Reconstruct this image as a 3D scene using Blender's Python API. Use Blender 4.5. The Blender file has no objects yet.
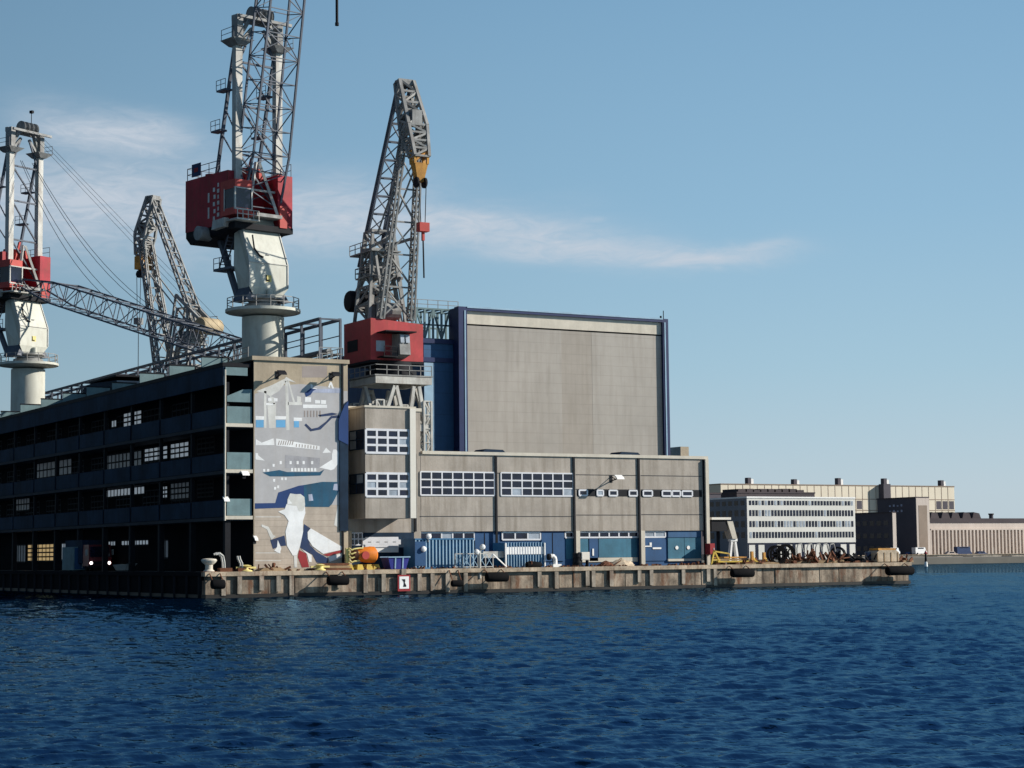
import bpy, math, random
import numpy as np
from mathutils import Vector, Matrix
random.seed(7)
S = bpy.context.scene
C = S.collection
R = math.radians
# ------------------------------------------------------------------ camera
FPX, CX, CY, CAMH = 1942.0, 512.0, 384.0, 3.4
AZ, PITCH, ROLL = R(29.7), R(5.03), R(0.6)
Fv = Vector((math.sin(AZ)*math.cos(PITCH), math.cos(AZ)*math.cos(PITCH), math.sin(PITCH)))
R0 = Vector((math.cos(AZ), -math.sin(AZ), 0)); U0 = R0.cross(Fv)
Rv = R0*math.cos(ROLL) - U0*math.sin(ROLL); Uv = U0*math.cos(ROLL) + R0*math.sin(ROLL)
CAM = Vector((0, 0, CAMH))
cd = bpy.data.cameras.new('camera'); cam = bpy.data.objects.new('camera', cd); C.objects.link(cam)
cam.matrix_world = Matrix(((Rv.x, Uv.x, -Fv.x, 0), (Rv.y, Uv.y, -Fv.y, 0), (Rv.z, Uv.z, -Fv.z, CAMH), (0, 0, 0, 1)))
cd.sensor_width = 36; cd.lens = 36*FPX/1024; cd.clip_start = 0.5; cd.clip_end = 20000
S.camera = cam

def ray(px, py): return Fv + Rv*((px-CX)/FPX) + Uv*((CY-py)/FPX)
def atY(px, py, Y): d = ray(px, py); return CAM + d*(Y/d.y)
def atX(px, py, X): d = ray(px, py); return CAM + d*(X/d.x)

# ------------------------------------------------------------------ materials
def mat(name, col, rough=0.8, var=0.25, scale=0.5, streak=0.0, metal=0.0, rust=0.0, bump=0.0, stain=(0.05, 0.035, 0.025), spec=0.3, seams=None):
    m = bpy.data.materials.new(name); m.use_nodes = True
    nt = m.node_tree; N = nt.nodes; L = nt.links
    b = N['Principled BSDF']; b.inputs['Roughness'].default_value = rough; b.inputs['Metallic'].default_value = metal
    b.inputs['Specular IOR Level'].default_value = spec
    tc = N.new('ShaderNodeTexCoord')
    def noise(sc, vec=(1, 1, 1), det=5, ro=0.6):
        mp = N.new('ShaderNodeMapping'); mp.inputs['Scale'].default_value = vec
        L.new(tc.outputs['Object'], mp.inputs['Vector'])
        n = N.new('ShaderNodeTexNoise'); n.inputs['Scale'].default_value = sc; n.inputs['Detail'].default_value = det
        n.inputs['Roughness'].default_value = ro; L.new(mp.outputs[0], n.inputs['Vector']); return n.outputs['Fac']
    def ramp(fac, a, c0, c1, e):
        r = N.new('ShaderNodeValToRGB'); r.color_ramp.elements[0].position = a; r.color_ramp.elements[1].position = e
        r.color_ramp.elements[0].color = c0; r.color_ramp.elements[1].color = c1; L.new(fac, r.inputs[0]); return r.outputs[0]
    def mix(fac, a, c, mode='MIX', f=None):
        x = N.new('ShaderNodeMix'); x.data_type = 'RGBA'; x.blend_type = mode
        if f is not None: x.inputs[0].default_value = f
        if fac is not None: L.new(fac, x.inputs[0])
        for s, v in ((6, a), (7, c)):
            if isinstance(v, tuple): x.inputs[s].default_value = v
            else: L.new(v, x.inputs[s])
        return x.outputs[2]
    c = (col[0], col[1], col[2], 1)
    lo = tuple(v*(1-var) for v in col)+(1,); hi = tuple(min(1, v*(1+var*0.8)) for v in col)+(1,)
    cur = ramp(noise(scale), 0.3, lo, hi, 0.7)
    if var > 0: cur = mix(None, cur, ramp(noise(scale*9, det=3), 0.3, tuple([1-var*.5]*3)+(1,), (1, 1, 1, 1), 0.7), 'MULTIPLY', 1.0)
    if streak > 0:
        f = ramp(noise(1.6, (1, 1, 0.09), 4), 0.45, (0, 0, 0, 1), (streak,)*3+(1,), 0.72)
        cur = mix(f, cur, stain+(1,))
    if rust > 0:
        f = ramp(noise(1.1, (1, 1, 0.35), 6, 0.7), 0.52, (0, 0, 0, 1), (rust,)*3+(1,), 0.66)
        cur = mix(f, cur, (0.13, 0.05, 0.022, 1))
    if seams:                                     # (period_z, darkening): horizontal panel joints
        sx = N.new('ShaderNodeSeparateXYZ'); L.new(tc.outputs['Object'], sx.inputs[0])
        d = N.new('ShaderNodeMath'); d.operation = 'DIVIDE'; d.inputs[1].default_value = seams[0]; L.new(sx.outputs[2], d.inputs[0])
        fr = N.new('ShaderNodeMath'); fr.operation = 'FRACT'; L.new(d.outputs[0], fr.inputs[0])
        lt = N.new('ShaderNodeMath'); lt.operation = 'LESS_THAN'; lt.inputs[1].default_value = seams[2]; L.new(fr.outputs[0], lt.inputs[0])
        mu = N.new('ShaderNodeMath'); mu.operation = 'MULTIPLY'; mu.inputs[1].default_value = seams[1]; L.new(lt.outputs[0], mu.inputs[0])
        cur = mix(mu.outputs[0], cur, tuple(v*0.35 for v in col)+(1,))
    L.new(cur, b.inputs['Base Color'])
    if bump > 0:
        bp = N.new('ShaderNodeBump'); bp.inputs['Strength'].default_value = bump; bp.inputs['Distance'].default_value = 0.05
        L.new(noise(6, det=6), bp.inputs['Height']); L.new(bp.outputs[0], b.inputs['Normal'])
    return m

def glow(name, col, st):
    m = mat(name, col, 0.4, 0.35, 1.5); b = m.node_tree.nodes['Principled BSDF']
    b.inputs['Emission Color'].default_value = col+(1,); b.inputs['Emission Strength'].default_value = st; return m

M = dict(
    concrete=mat('facade concrete', (0.37, 0.33, 0.285), 0.9, 0.2, 0.3, 0.75, bump=0.3, stain=(0.2, 0.17, 0.135)),
    concrete_light=mat('pale concrete', (0.56, 0.52, 0.44), 0.9, 0.12, 0.6, 0.2, bump=0.2, stain=(0.3, 0.26, 0.2)),
    concrete_buff=mat('buff concrete', (0.42, 0.35, 0.255), 0.9, 0.18, 0.4, 0.5, bump=0.3, stain=(0.24, 0.2, 0.15)),
    quay=mat('quay concrete', (0.33, 0.265, 0.20), 0.95, 0.55, 0.7, 1.0, rust=0.8, bump=0.6, stain=(0.035, 0.026, 0.02)),
    quay_cap=mat('worn quay edge', (0.46, 0.37, 0.27), 0.9, 0.4, 0.8, 0.3, rust=0.7, bump=0.5),
    quay_rib=mat('pale quay pillar', (0.36, 0.31, 0.25), 0.9, 0.45, 0.9, 0.8, rust=0.6, bump=0.4),
    algae=mat('wet dark waterline', (0.018, 0.016, 0.014), 0.5, 0.4, 1.0),
    pave=mat('pier pavement', (0.16, 0.145, 0.12), 0.95, 0.35, 0.3, rust=0.3),
    land=mat('far ground', (0.16, 0.15, 0.13), 0.95, 0.3, 0.02),
    far_quay=mat('far quay stone', (0.36, 0.31, 0.25), 0.95, 0.35, 0.2, 0.4),
    navy=mat('dark navy cladding', (0.014, 0.032, 0.06), 0.75, 0.4, 0.3, 0.3, stain=(0.005, 0.006, 0.009), spec=0.12),
    black=mat('black steel', (0.012, 0.013, 0.017), 0.7, 0.3, 0.5, spec=0.15),
    dark_wall=mat('near black wall', (0.006, 0.0065, 0.009), 0.9, 0.4, 0.3, spec=0.08),  # plain near-black tone for warehouse wall, pier side and tower sheet
    ledge=mat('grey slab edge', (0.035, 0.038, 0.045), 0.85, 0.3, 0.5),
    teal_panel=mat('grey teal panel', (0.14, 0.22, 0.235), 0.7, 0.2, 0.7, 0.25, stain=(0.06, 0.08, 0.09)),
    blue_door=mat('strong blue paint', (0.014, 0.07, 0.18), 0.55, 0.2, 0.6, 0.2, stain=(0.01, 0.03, 0.08)),
    teal_door=mat('faded teal paint', (0.035, 0.145, 0.22), 0.65, 0.22, 0.6, 0.35, stain=(0.02, 0.06, 0.1)),
    navy_frame=mat('navy blue frame', (0.010, 0.022, 0.085), 0.5, 0.2, 0.5),
    hall_blue=mat('blue hall cladding', (0.022, 0.085, 0.19), 0.6, 0.25, 0.15, 0.3, stain=(0.01, 0.03, 0.07), seams=(2.4, .35, .04)),
    door_cream=mat('weathered cream sheeting', (0.36, 0.335, 0.30), 0.85, 0.12, 0.1, 0.5, stain=(0.25, 0.225, 0.195), seams=(1.15, .16, .07)),
    door_tan=mat('browner sheeting', (0.325, 0.295, 0.258), 0.85, 0.1, 0.15, 0.35, stain=(0.21, 0.185, 0.15), seams=(1.15, .16, .07)),
    cream_panel=mat('clean pale panel', (0.66, 0.63, 0.56), 0.8, 0.06, 0.3, 0.1, stain=(0.4, 0.37, 0.32)),
    white=mat('white paint', (0.78, 0.78, 0.76), 0.6, 0.1, 0.8),
    frame_white=mat('window frame paint', (0.62, 0.63, 0.66), 0.6, 0.08, 0.8),
    glass=mat('dark window glass', (0.012, 0.015, 0.035), 0.12, 0.6, 0.8, spec=0.6),
    glass_pale=mat('pale blind behind glass', (0.33, 0.38, 0.44), 0.3, 0.3, 1.2, spec=0.5),
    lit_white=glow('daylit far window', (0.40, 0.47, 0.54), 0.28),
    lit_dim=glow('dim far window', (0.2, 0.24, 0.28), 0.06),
    lit_yellow=glow('lit warm window', (0.65, 0.45, 0.2), 0.38),
    headlight=glow('headlight on', (1.0, 0.9, 0.85), 2.5),
    crane_grey=mat('crane grey paint', (0.52, 0.53, 0.47), 0.6, 0.12, 0.4, 0.3, rust=0.15, stain=(0.32, 0.31, 0.25)),
    crane_steel=mat('weathered crane steel', (0.27, 0.275, 0.27), 0.65, 0.35, 0.7, 0.4, rust=0.2),
    crane_pale=mat('pale lattice paint', (0.48, 0.48, 0.45), 0.65, 0.25, 0.6, 0.2, rust=0.3),
    jib_dark=mat('blue grey jib paint', (0.085, 0.10, 0.13), 0.6, 0.3, 0.6),
    red=mat('crane red paint', (0.34, 0.016, 0.032), 0.6, 0.3, 0.5, 0.5, rust=0.3, stain=(0.16, 0.02, 0.022)),
    red_bright=mat('orange red paint', (0.44, 0.055, 0.045), 0.55, 0.2, 0.6),
    red_faded=mat('faded red paint', (0.40, 0.045, 0.05), 0.6, 0.25, 0.35, 0.5, rust=0.35, stain=(0.3, 0.05, 0.045)),
    orange=mat('orange paint', (0.72, 0.20, 0.02), 0.5, 0.2, 0.9),
    orange_tip=mat('worn orange steel', (0.55, 0.27, 0.05), 0.6, 0.35, 0.9, rust=0.5),
    yellow=mat('yellow paint', (0.58, 0.41, 0.06), 0.65, 0.3, 1.0, 0.3, rust=0.5),
    yellow_pale=mat('pale yellow paint', (0.68, 0.58, 0.22), 0.6, 0.2, 1.0),
    tan=mat('tan counterweight', (0.40, 0.32, 0.20), 0.7, 0.2, 0.6, 0.3, rust=0.2),
    blue_box=mat('blue container paint', (0.03, 0.15, 0.30), 0.6, 0.2, 0.6, 0.3, stain=(0.02, 0.07, 0.14)),
    blue_pale=mat('pale blue rib paint', (0.26, 0.40, 0.52), 0.6, 0.15, 0.6),
    skip=mat('royal blue skip paint', (0.022, 0.03, 0.22), 0.5, 0.2, 0.8, rust=0.15),
    rubber=mat('black rubber', (0.007, 0.007, 0.008), 0.9, 0.3, 1.5, spec=0.08),
    rusty=mat('rusty iron', (0.14, 0.055, 0.028), 0.9, 0.5, 1.2, bump=0.4),
    timber=mat('weathered timber', (0.27, 0.19, 0.11), 0.9, 0.4, 1.0),
    sand=mat('sand tarpaulin', (0.46, 0.38, 0.28), 0.95, 0.3, 1.2, bump=0.4),
    office=mat('white office panels', (0.62, 0.62, 0.58), 0.8, 0.06, 0.1, 0.1, stain=(0.4, 0.4, 0.37)),
    office_shade=mat('shaded office side', (0.20, 0.21, 0.235), 0.85, 0.1, 0.1),
    far_dark=mat('dark brick block', (0.09, 0.084, 0.10), 0.9, 0.15, 0.1),
    far_tan=mat('tan brick', (0.27, 0.21, 0.165), 0.9, 0.15, 0.15),
    far_cream=mat('cream metal panels', (0.68, 0.62, 0.50), 0.8, 0.07, 0.06, 0.12, stain=(0.45, 0.38, 0.28)),
    far_pink=mat('pinkish render', (0.56, 0.48, 0.42), 0.85, 0.1, 0.08, 0.25, stain=(0.3, 0.24, 0.2)),
    roof_dark=mat('dark roofing', (0.075, 0.062, 0.068), 0.9, 0.2, 0.1),
    tree=mat('dark foliage', (0.035, 0.05, 0.025), 0.9, 0.4, 0.3),
    car_white=mat('white car paint', (0.7, 0.7, 0.7), 0.35, 0.05, 1),
    car_blue=mat('dark blue car paint', (0.03, 0.05, 0.12), 0.3, 0.05, 1, spec=0.5),
    car_red=mat('dark red truck paint', (0.16, 0.015, 0.02), 0.4, 0.1, 1, spec=0.5),
    p_grey=mat('mural light grey', (0.41, 0.405, 0.41), 0.85, 0.12, 0.5, 0.3, stain=(0.36, 0.33, 0.3)),
    p_grey2=mat('mural mid grey', (0.36, 0.36, 0.38), 0.85, 0.22, 0.6, 0.3),
    p_pale=mat('mural pale grey', (0.60, 0.60, 0.57), 0.85, 0.2, 0.6, 0.3, stain=(0.4, 0.36, 0.3)),
    p_white=mat('mural white', (0.76, 0.77, 0.77), 0.8, 0.14, 0.6, 0.22, stain=(0.5, 0.47, 0.42)),
    p_navy=mat('mural navy', (0.022, 0.045, 0.115), 0.8, 0.22, 0.6, 0.3),
    p_blue=mat('mural deep blue', (0.014, 0.045, 0.15), 0.8, 0.12, 0.5),
    p_teal=mat('mural teal blue', (0.014, 0.085, 0.155), 0.8, 0.22, 0.6, 0.3),
    p_sky=mat('mural sky blue', (0.13, 0.36, 0.60), 0.8, 0.12, 0.5),
    p_lav=mat('mural pale blue', (0.40, 0.44, 0.56), 0.8, 0.22, 0.6, 0.3),
    p_red=mat('mural red', (0.28, 0.03, 0.035), 0.8, 0.15, 0.5),
    p_taupe=mat('mural taupe', (0.30, 0.26, 0.24), 0.85, 0.12, 0.5),
    p_warm=mat('mural warm grey boards', (0.44, 0.375, 0.31), 0.9, 0.2, 0.6, 0.35, stain=(0.3, 0.25, 0.2), seams=(0.55, .4, .07)),
)

# ------------------------------------------------------------------ mesh builder
ROOTM = {}
class MB:
    def __init__(s): s.v = []; s.f = []
    def hexa(s, p):
        n = len(s.v); s.v += [Vector(q) for q in p]
        s.f += [[n+i for i in q] for q in ((0, 3, 2, 1), (4, 5, 6, 7), (0, 1, 5, 4), (1, 2, 6, 5), (2, 3, 7, 6), (3, 0, 4, 7))]
        return s
    def box(s, x0, x1, y0, y1, z0, z1):
        return s.hexa([(x0, y0, z0), (x1, y0, z0), (x1, y1, z0), (x0, y1, z0), (x0, y0, z1), (x1, y0, z1), (x1, y1, z1), (x0, y1, z1)])
    def bar(s, a, b, w, h=None):
        a = Vector(a); b = Vector(b); h = h or w; d = (b-a)
        if d.length < 1e-6: return s
        d.normalize(); r = Vector((0, 0, 1)) if abs(d.z) < 0.95 else Vector((1, 0, 0))
        x = d.cross(r).normalized()*(w/2); y = x.cross(d).normalized()*(h/2)
        return s.hexa([a-x-y, a+x-y, a+x+y, a-x+y, b-x-y, b+x-y, b+x+y, b-x+y])
    def tube(s, a, b, r, r2=None, n=12):
        a = Vector(a); b = Vector(b); r2 = r if r2 is None else r2; d = (b-a).normalized()
        q = Vector((0, 0, 1)) if abs(d.z) < 0.95 else Vector((1, 0, 0)); x = d.cross(q).normalized(); y = x.cross(d)
        k = len(s.v)
        for (c, rr) in ((a, r), (b, r2)):
            for i in range(n):
                t = 2*math.pi*i/n; s.v.append(c + x*(rr*math.cos(t)) + y*(rr*math.sin(t)))
        for i in range(n): s.f.append([k+i, k+(i+1) % n, k+n+(i+1) % n, k+n+i])
        s.f.append([k+i for i in range(n)][::-1]); s.f.append([k+n+i for i in range(n)]); return s
    def path(s, pts, r, n=6):
        for a, b in zip(pts[:-1], pts[1:]): s.tube(a, b, r, n=n)
        return s
    def lathe(s, c, prof, n=24, axis='z'):
        k = len(s.v); c = Vector(c)
        for (r, h) in prof:
            for i in range(n):
                t = 2*math.pi*i/n
                q = Vector((r*math.cos(t), r*math.sin(t), h))
                if axis == 'y': q = Vector((q.x, q.z, q.y))
                if axis == 'x': q = Vector((q.z, q.x, q.y))
                s.v.append(c+q)
        m = len(prof)
        for j in range(m-1):
            for i in range(n): s.f.append([k+j*n+i, k+j*n+(i+1) % n, k+(j+1)*n+(i+1) % n, k+(j+1)*n+i])
        if prof[0] != prof[-1]: s.f.append([k+i for i in range(n)][::-1]); s.f.append([k+(m-1)*n+i for i in range(n)])
        return s
    def extrude(s, pts, vec):
        k = len(s.v); n = len(pts); vec = Vector(vec)
        s.v += [Vector(p) for p in pts] + [Vector(p)+vec for p in pts]
        s.f.append([k+i for i in range(n)][::-1]); s.f.append([k+n+i for i in range(n)])
        for i in range(n): s.f.append([k+i, k+(i+1) % n, k+n+(i+1) % n, k+n+i])
        return s
    def fbox(s, F, u0, u1, z0, z1, d0, d1):
        return s.hexa([F.pt(u0, z0, d0), F.pt(u1, z0, d0), F.pt(u1, z0, d1), F.pt(u0, z0, d1), F.pt(u0, z1, d0), F.pt(u1, z1, d0), F.pt(u1, z1, d1), F.pt(u0, z1, d1)])
    def fpoly(s, F, pts, d0, d1):
        return s.extrude([F.pt(u, z, d0) for u, z in pts], F.n*(d1-d0))
    def lattice(s, q0, q1, n, rc, rb, diag=2):
        q0 = [Vector(p) for p in q0]; q1 = [Vector(p) for p in q1]
        for a, b in zip(q0, q1): s.bar(a, b, rc)
        P = [[q0[c].lerp(q1[c], i/n) for c in range(4)] for i in range(n+1)]
        for i in range(n+1):
            for c in range(4):
                if i in (0, n) or i % diag == 0: s.bar(P[i][c], P[i][(c+1) % 4], rb)
        for i in range(n):
            for c in range(4):
                a, b = (c, (c+1) % 4) if (i+c) % 2 else ((c+1) % 4, c)
                s.bar(P[i][a], P[i+1][b], rb)
        return s
    def railing(s, pts, h=1.05, r=0.05, step=1.6):
        for a, b in zip(pts[:-1], pts[1:]):
            a = Vector(a); b = Vector(b); n = max(1, int((b-a).length/step))
            for i in range(n+1): p = a.lerp(b, i/n); s.bar(p, p+Vector((0, 0, h)), r)
            for k in (0.5, 1.0): s.bar(a+Vector((0, 0, h*k)), b+Vector((0, 0, h*k)), r)
        return s
    def build(s, name, m, parent=None, world=False, smooth=False, label=None):
        me = bpy.data.meshes.new(name)
        vs = s.v
        if world and parent is not None:
            r = parent
            while r.parent: r = r.parent
            inv = ROOTM[r.name].inverted(); vs = [inv @ v for v in vs]
        me.from_pydata([tuple(v) for v in vs], [], s.f)
        import bmesh
        bm = bmesh.new(); bm.from_mesh(me); bmesh.ops.recalc_face_normals(bm, faces=bm.faces); bm.to_mesh(me); bm.free()
        if smooth:
            me.polygons.foreach_set('use_smooth', [True]*len(me.polygons)); me.set_sharp_from_angle(angle=R(40))
        me.materials.append(m if not isinstance(m, str) else M[m])
        o = bpy.data.objects.new(name, me); C.objects.link(o)
        if parent is not None: o.parent = parent
        if label: o['label'] = label
        return o

class Face:                                        # a vertical wall plane: u along it, z up, d outwards
    def __init__(s, x, y, ux, uy, nx, ny): s.o = Vector((x, y, 0)); s.u = Vector((ux, uy, 0)); s.n = Vector((nx, ny, 0))
    def pt(s, u, z, d=0): return s.o + s.u*u + Vector((0, 0, z)) + s.n*d
    def uv(s, px, py, d=0):
        r = ray(px, py); t = (s.o + s.n*d - CAM).dot(s.n)/r.dot(s.n); p = CAM + r*t
        return ((p - s.o).dot(s.u), p.z)
def faceY(Y): return Face(0, Y, 1, 0, 0, -1)       # faces the water
def faceX(X): return Face(X, 0, 0, 1, -1, 0)       # faces left

def tag(o, label, cat, group=None, kind=None):
    o['label'] = label; o['category'] = cat
    if group: o['group'] = group
    if kind: o['kind'] = kind
    return o
def thing(name, label, cat, loc=(0, 0, 0), rz=0, group=None):
    o = bpy.data.objects.new(name, None); C.objects.link(o); o.location = loc; o.rotation_euler = (0, 0, rz)
    o.empty_display_size = 0.5
    ROOTM[o.name] = Matrix.Translation(loc) @ Matrix.Rotation(rz, 4, 'Z')
    return tag(o, label, cat, group)
def struct(o, kind='structure'): o['kind'] = kind; return o
def copy_thing(o, loc, rz, label):
    c = o.copy(); C.objects.link(c); c.location = loc; c.rotation_euler = (0, 0, rz); c['label'] = label
    for ch in o.children:
        d = ch.copy(); C.objects.link(d); d.parent = c
        for g in ch.children: e = g.copy(); C.objects.link(e); e.parent = d
    return c

def window(F, u0, u1, z0, z1, nx, nz, parent, fm='frame_white', gm='glass', fw=0.09, d=0.03, pale=0.0, sub=True):
    f = MB()
    for i in range(nx+1): u = u0+(u1-u0)*i/nx; f.fbox(F, u-fw/2, u+fw/2, z0, z1, d-0.02, d+0.05)
    for k in range(nz+1): z = z0+(z1-z0)*k/nz; f.fbox(F, u0, u1, z-fw/2, z+fw/2, d-0.018, d+0.046)
    w = f.build('window', fm, parent, True)
    g = MB(); p = MB()
    for i in range(nx):
        for k in range(nz):
            a = (F, u0+(u1-u0)*i/nx+0.01, u0+(u1-u0)*(i+1)/nx-0.01, z0+(z1-z0)*k/nz+0.01, z0+(z1-z0)*(k+1)/nz-0.01, d-0.015, d+0.008)
            (p if random.random() < pale else g).fbox(*a)
    if g.v: g.build('pane', gm, w, True)
    if p.v: p.build('pane', 'glass_pale', w, True)
    return w

# ------------------------------------------------------------------ light and sky
SUN = Vector((1.9, -1.0, 1.04)).normalized()
EL = math.asin(SUN.z); SAZ = math.atan2(SUN.x, SUN.y)
sd = bpy.data.lights.new('sun', 'SUN'); sd.energy = 4.8; sd.angle = R(0.5); sd.color = (1.0, 0.93, 0.83)
so = bpy.data.objects.new('sun', sd); C.objects.link(so); so.rotation_euler = (-SUN).to_track_quat('-Z', 'Y').to_euler()
W = bpy.data.worlds.new('World'); S.world = W; W.use_nodes = True
nt = W.node_tree; N = nt.nodes; L = nt.links
bg = N['Background']; SKY = 0.07; bg.inputs[1].default_value = SKY
sky = N.new('ShaderNodeTexSky'); sky.sky_type = 'NISHITA'; sky.sun_disc = False; sky.sun_elevation = EL; sky.sun_rotation = SAZ
sky.air_density = 1.15; sky.dust_density = 0.5; sky.ozone_density = 1.2; sky.altitude = 0
def math_(op, a, b=None, c=None):
    n = N.new('ShaderNodeMath'); n.operation = op
    for i, v in enumerate((a, b, c)):
        if v is None: continue
        if isinstance(v, (int, float)): n.inputs[i].default_value = v
        else: L.new(v, n.inputs[i])
    return n.outputs[0]
tc = N.new('ShaderNodeTexCoord'); sx = N.new('ShaderNodeSeparateXYZ'); L.new(tc.outputs['Generated'], sx.inputs[0])
az = math_('MULTIPLY', math_('ARCTAN2', sx.outputs[0], sx.outputs[1]), 180/math.pi)
el = math_('MULTIPLY', math_('ARCSINE', sx.outputs[2]), 180/math.pi)
cv = N.new('ShaderNodeCombineXYZ'); L.new(math_('MULTIPLY', az, 0.16), cv.inputs[0]); L.new(math_('MULTIPLY', el, 0.55), cv.inputs[1])
no = N.new('ShaderNodeTexNoise'); no.inputs['Scale'].default_value = 1.0; no.inputs['Detail'].default_value = 7; no.inputs['Roughness'].default_value = 0.55
no.inputs['Distortion'].default_value = 0.5; L.new(cv.outputs[0], no.inputs['Vector'])
wob = math_('MULTIPLY', math_('SUBTRACT', no.outputs['Fac'], 0.5), 1.6)
def blob(a0, e0, sa, se, slope, amp):
    da = math_('SUBTRACT', az, a0)
    de = math_('ADD', math_('SUBTRACT', math_('SUBTRACT', el, e0), math_('MULTIPLY', da, slope)), wob)
    q = math_('ADD', math_('POWER', math_('ABSOLUTE', math_('DIVIDE', da, sa)), 3.0), math_('POWER', math_('ABSOLUTE', math_('DIVIDE', de, se)), 2.0))
    return math_('MULTIPLY', math_('EXPONENT', math_('MULTIPLY', q, -1.0)), amp)
tot = None
for b_ in ((18.0, 12.2, 2.6, 0.65, -0.1, 0.6), (17.5, 10.3, 5.0, 1.35, -0.03, 0.62), (23.8, 10.0, 4.2, 1.0, -0.03, 0.6), (28.0, 9.7, 4.8, 0.75, -0.1, 0.62),
           (31.5, 8.95, 3.5, 0.5, -0.05, 0.55), (35.2, 8.75, 2.7, 0.33, 0.02, 0.62), (32.1, 10.0, .5, 0.16, 0, 0.25)):
    t = blob(*b_); tot = t if tot is None else math_('MAXIMUM', tot, t)
n2 = N.new('ShaderNodeTexNoise'); n2.inputs['Scale'].default_value = 5.0; n2.inputs['Detail'].default_value = 9; n2.inputs['Roughness'].default_value = 0.62; n2.inputs['Distortion'].default_value = 1.2
L.new(cv.outputs[0], n2.inputs['Vector'])
cf = math_('MULTIPLY', tot, math_('MAXIMUM', math_('MULTIPLY_ADD', n2.outputs['Fac'], 2.3, 0.14), 0.0)); cf = math_('MINIMUM', cf, 0.88)
mx = N.new('ShaderNodeMix'); mx.data_type = 'RGBA'; L.new(cf, mx.inputs[0])
rp = N.new('ShaderNodeValToRGB'); L.new(math_('DIVIDE', math_('MAXIMUM', el, 0.0), 90.0), rp.inputs[0])
EXPO = 2**0.5
def srgb(c): return tuple((v/255/12.92 if v < 10 else ((v/255+0.055)/1.055)**2.4)/EXPO/SKY/40 for v in c)+(1,)
els = rp.color_ramp.elements
els[0].position = 0.0; els[0].color = srgb((175, 193, 206)); els[1].position = 1.0; els[1].color = srgb((34, 64, 108))
for p_, c_ in ((0.02, (172, 193, 208)), (0.06, (152, 186, 207)), (0.11, (135, 175, 203)), (0.18, (119, 161, 193)), (0.35, (76, 116, 158)), (0.6, (46, 82, 128))):
    e_ = els.new(p_); e_.color = srgb(c_)
sc_ = N.new('ShaderNodeVectorMath'); sc_.operation = 'SCALE'; sc_.inputs[3].default_value = 40.0; L.new(rp.outputs[0], sc_.inputs[0])
dp = N.new('ShaderNodeVectorMath'); dp.operation = 'DOT_PRODUCT'; L.new(tc.outputs['Generated'], dp.inputs[0]); dp.inputs[1].default_value = (math.sin(SAZ), math.cos(SAZ), 0)
fall = N.new('ShaderNodeMapRange'); fall.interpolation_type = 'SMOOTHSTEP'; L.new(dp.outputs['Value'], fall.inputs[0])
for i_, v_ in enumerate((-0.9, 0.25, 0.33, 1.16)): fall.inputs[i_+1].default_value = v_
s2 = N.new('ShaderNodeVectorMath'); s2.operation = 'SCALE'; L.new(sc_.outputs[0], s2.inputs[0]); L.new(fall.outputs[0], s2.inputs[3]); sc_ = s2
m0 = N.new('ShaderNodeMix'); m0.data_type = 'RGBA'; m0.inputs[0].default_value = 0.85; L.new(sky.outputs[0], m0.inputs[6]); L.new(sc_.outputs[0], m0.inputs[7])
L.new(m0.outputs[2], mx.inputs[6])
mx.inputs[7].default_value = (0.56/EXPO/SKY, 0.62/EXPO/SKY, 0.70/EXPO/SKY, 1)
L.new(mx.outputs[2], bg.inputs[0])
vs = S.view_settings; vs.view_transform = 'Standard'; vs.look = 'None'; vs.gamma = 1; vs.use_curve_mapping = False; vs.exposure = 0.5

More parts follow.
